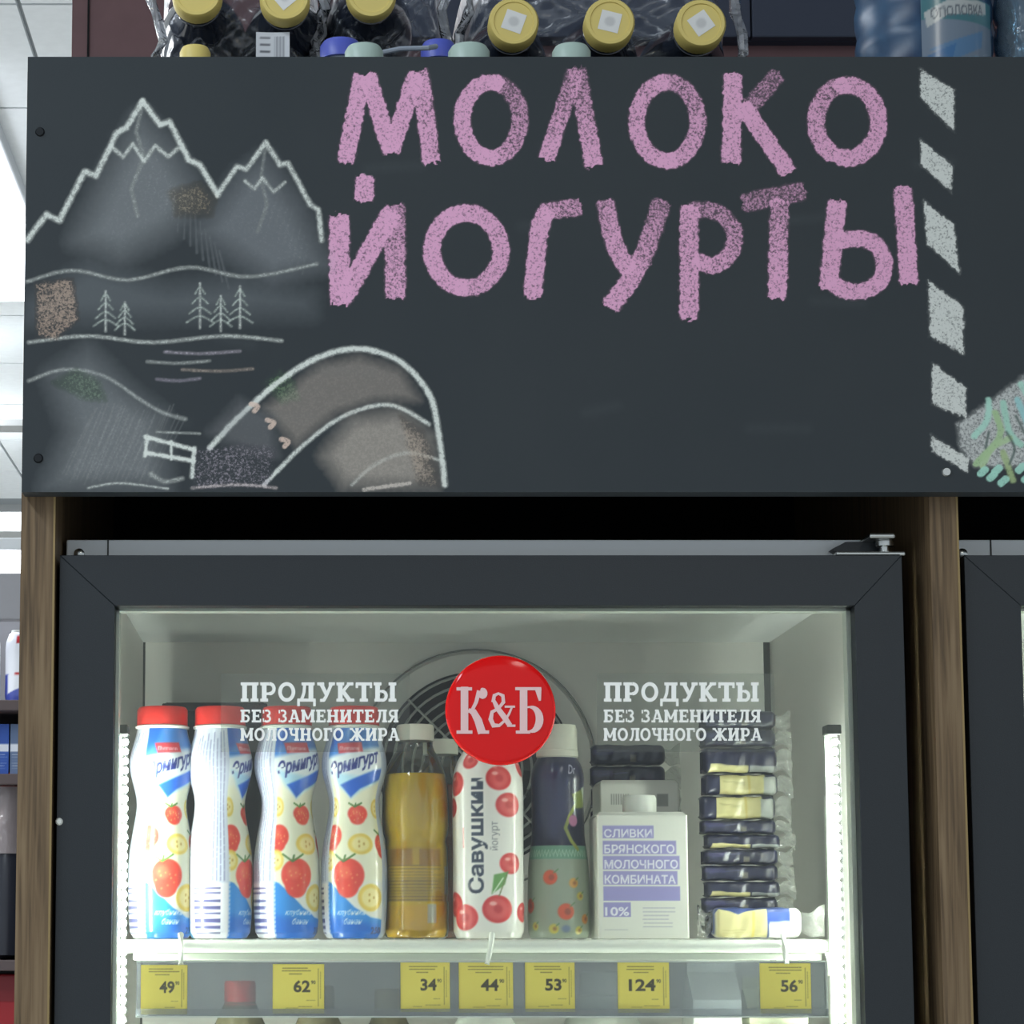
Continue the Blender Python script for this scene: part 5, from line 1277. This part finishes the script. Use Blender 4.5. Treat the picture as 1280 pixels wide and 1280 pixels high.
YK = YO+0.055; kk = YK/F
rest = SHZ
rows_up = rows[::-1]
# lowest one rests on the shelf on a further bar
zc_ = SHZ+0.0004
allrows = [(1141, 1171.5, 'navy')]+rows_up
for i, (a, b_, kd) in enumerate(allrows):
    hgt = (b_-a)*kk-0.0004
    j = len(allrows)-1-i
    lab = LB[j] if j < len(LB) else 'bottom navy curd bar pack of the stack, hidden behind the front cream pack'
    sh_ = random.Random(i*3).uniform(-3, 3)
    bar_pack(WX(877+sh_, YK), WX(971+sh_, YK), zc_, zc_+hgt, YK-0.018, c_style(kd), lab, i+11)
    zc_ += hgt+0.0004
# front pack lying on the wire
def front_style(cv, wm, hm):
    a = cv.h; cv.rect(0, 0, wm, a, (60, 76, 130))
    cv.poly([(wm*0.02, 0), (wm*0.60, 0), (wm*0.60, a*0.84), (wm*0.48, a*0.80), (wm*0.28, a*0.60), (wm*0.06, a*0.84), (wm*0.02, a*0.7)], (214, 204, 150)); cv.stroke([(wm*0.44, 0), (wm*0.45, a*0.7)], 2.2, (226, 206, 110), 0.9)
    cv.rect(wm*0.62, 0, wm*0.98, a*0.5, (226, 228, 222)); cv.rect(wm*0.6, a*0.5, wm*0.9, a*0.68, (58, 84, 160)); cv.rect(wm*0.86, 0, wm, a, (238, 240, 236))
    cv.fineprint(wm*0.1, a*0.15, wm*0.4, a*0.4, 3, (186, 174, 120), 0.6, 0.6, 3)
YF2 = YO-0.022
bar_pack(WX(893, YF2), WX(1004, YF2), SHZ+0.0004, WZ(1134, YF2), YF2, front_style, 'cream and blue curd bar pack lying alone at the front of the wire shelf', 99, fin=0.022, group='curd bar packs lying on the wire')
# dim row of packs deeper in the cooler
kd2 = (YO+0.2)/F
for i in range(9):
    a0 = 1172-i*27; Yd = YO+0.2
    bar_pack(WX(742, Yd), WX(836, Yd), SHZ+0.0004+i*27*kd2, SHZ+(i*27+26.4)*kd2, Yd, c_style('navy'), 'dark curd bar pack in the dim rear stack, '+('bottom', 'second from the bottom', 'third from the bottom', 'fourth from the bottom', 'in the very middle', 'fourth from the top', 'third from the top', 'second from the top', 'topmost')[i], i+50, group='dark curd bar packs in the dim rear stack')

# ------------------------------------------------------------------ goods on the lower shelf, seen under the price rail
LSZ = 1.300
sh2 = thing('wire_shelf', 'lower white wire shelf, mostly below the photo, that carries white bottles', 'shelf', (WX(600, YR), 2.15, LSZ))
obj('front_bar', G().tube([(xa-0.002, YR, LSZ-0.0062), (xb+0.002, YR, LSZ-0.0062)], 0.0055, 12), M_WHITE, sh2, smooth=True, world=True)
for i in range(nw):
    o = w0.copy(); COL.objects.link(o); o.parent = sh2
    o.location = (xa+0.006+(xb-xa-0.012)*i/(nw-1)-sh2.location[0], YR-sh2.location[1], -0.0012)
obj('cross_bar', G().tube([(xa, 2.2, LSZ-0.004), (xb, 2.2, LSZ-0.004)], 0.0024, 8), M_WHITE, sh2, smooth=True, world=True)
M_MILKB = mat('milk_bottle_white', (232, 236, 226), 0.3)
def milk(px, pytop, rpx, Y, label, m_, capm):
    k = Y/F; h = WZ(pytop, Y)-LSZ
    t = thing('milk_bottle', label, 'bottle', (WX(px, Y, 1250), Y, LSZ), group='bottles on the lower wire shelf'); r = rpx*k
    obj('body', G().lathe([(r*0.9, 0), (r, 0.006), (r, h*0.66), (r*0.92, h*0.76), (r*0.6, h*0.86), (r*0.42, h*0.92), (r*0.40, h-0.018)], 44), m_, t, smooth=True, sharp=60)
    c = obj('cap', cap_geo(r*0.44, 0.018, 34), capm, t, smooth=True); c.location = (0, 0, h-0.018)
    obj('collar', G().lathe([(r*0.40, h-0.024), (r*0.47, h-0.023), (r*0.47, h-0.020), (r*0.40, h-0.019)], 34), capm, t, smooth=True)
YM = 2.05
milk(606, 1236, 62, YM, 'white bottle on the lower shelf under the tag reading 44', M_MILKB, M_WCAP)
milk(752, 1215, 60, YM+0.05, 'white bottle on the lower shelf beside the tag reading 124', M_MILKB, M_WCAP)
M_AMB = mat('olive_bottle', (118, 112, 84), 0.25)
milk(300, 1226, 44, YM+0.06, 'olive bottle on the lower shelf between the tags reading 49 and 62', M_AMB, M_REDCAP)
milk(398, 1232, 44, YM+0.03, 'olive bottle on the lower shelf under the tag reading 62', M_AMB, mat('olive_cap', (150, 144, 110), 0.4))
milk(486, 1236, 40, YM+0.05, 'olive bottle on the lower shelf near the tag reading 34', M_AMB, mat('olive_cap'))
def tall_carton(px0, px1, pytop, Y, colr, label):
    x0, x1 = WX(px0, Y, 1250), WX(px1, Y, 1250); h = WZ(pytop, Y)-LSZ; w_ = x1-x0
    t = thing('milk_carton', label, 'carton', ((x0+x1)/2, Y+0.03, LSZ), group='cartons on the lower wire shelf'); m_ = mat('carton_'+str(colr[0]), colr, 0.4)
    obj('body', G().box(-w_/2, w_/2, -0.03, 0.03, 0, h*0.86), m_, t, bevel=0.001)
    obj('gable', G().add([(-w_/2, -0.03, h*0.86), (w_/2, -0.03, h*0.86), (w_/2, 0.03, h*0.86), (-w_/2, 0.03, h*0.86), (-w_/2, 0, h*0.96), (w_/2, 0, h*0.96)], [(0, 1, 5, 4), (2, 3, 4, 5), (1, 2, 5), (3, 0, 4)]), m_, t)
    obj('fin', G().box(-w_/2, w_/2, -0.0015, 0.0015, h*0.95, h), m_, t)
tall_carton(866, 927, 1200, YM-0.02, (238, 240, 234), 'bright white gable carton on the lower shelf beside the tag reading 56')
tall_carton(936, 1010, 1222, YM, (206, 208, 180), 'cream carton on the lower shelf under the tag reading 56')

# goods just inside the second cooler
x_e = WX(1290, 2.02, 1000)
sh3 = copy_tree(sh); sh3['label'] = 'white wire shelf inside the second cooler'; sh3.location = (sh.location[0]+PITCHX, sh.location[1], sh.location[2])
t = thing('soda_bottle', 'green bottle with a red cap just inside the second cooler', 'bottle', (WX(1312, 2.03), 2.03, SHZ))
obj('body', G().lathe([(0.024, 0), (0.028, 0.004), (0.028, 0.10), (0.025, 0.125), (0.016, 0.155), (0.013, 0.165), (0.013, 0.172)], 40), mat('green_bottle', (60, 160, 70), 0.25), t, smooth=True)
c = obj('cap', cap_geo(0.016, 0.016, 34), M_REDCAP, t, smooth=True); c.location = (0, 0, 0.17)
for ch in t.children: ch.scale = (1, 1, 1)

# shade of the recess over the coolers, painted as near-black backing sheets
struct('recess_shade_1', G().box(xr+0.001, pr[0]-0.001, 2.40, 2.42, WZ(672, 1.95), ZD-0.021), M_DARK)
struct('recess_shade_2', G().box(pr[1]+0.001, pr[1]+PITCHX-0.026, 2.40, 2.42, WZ(672, 1.95), ZD-0.021), M_DARK)
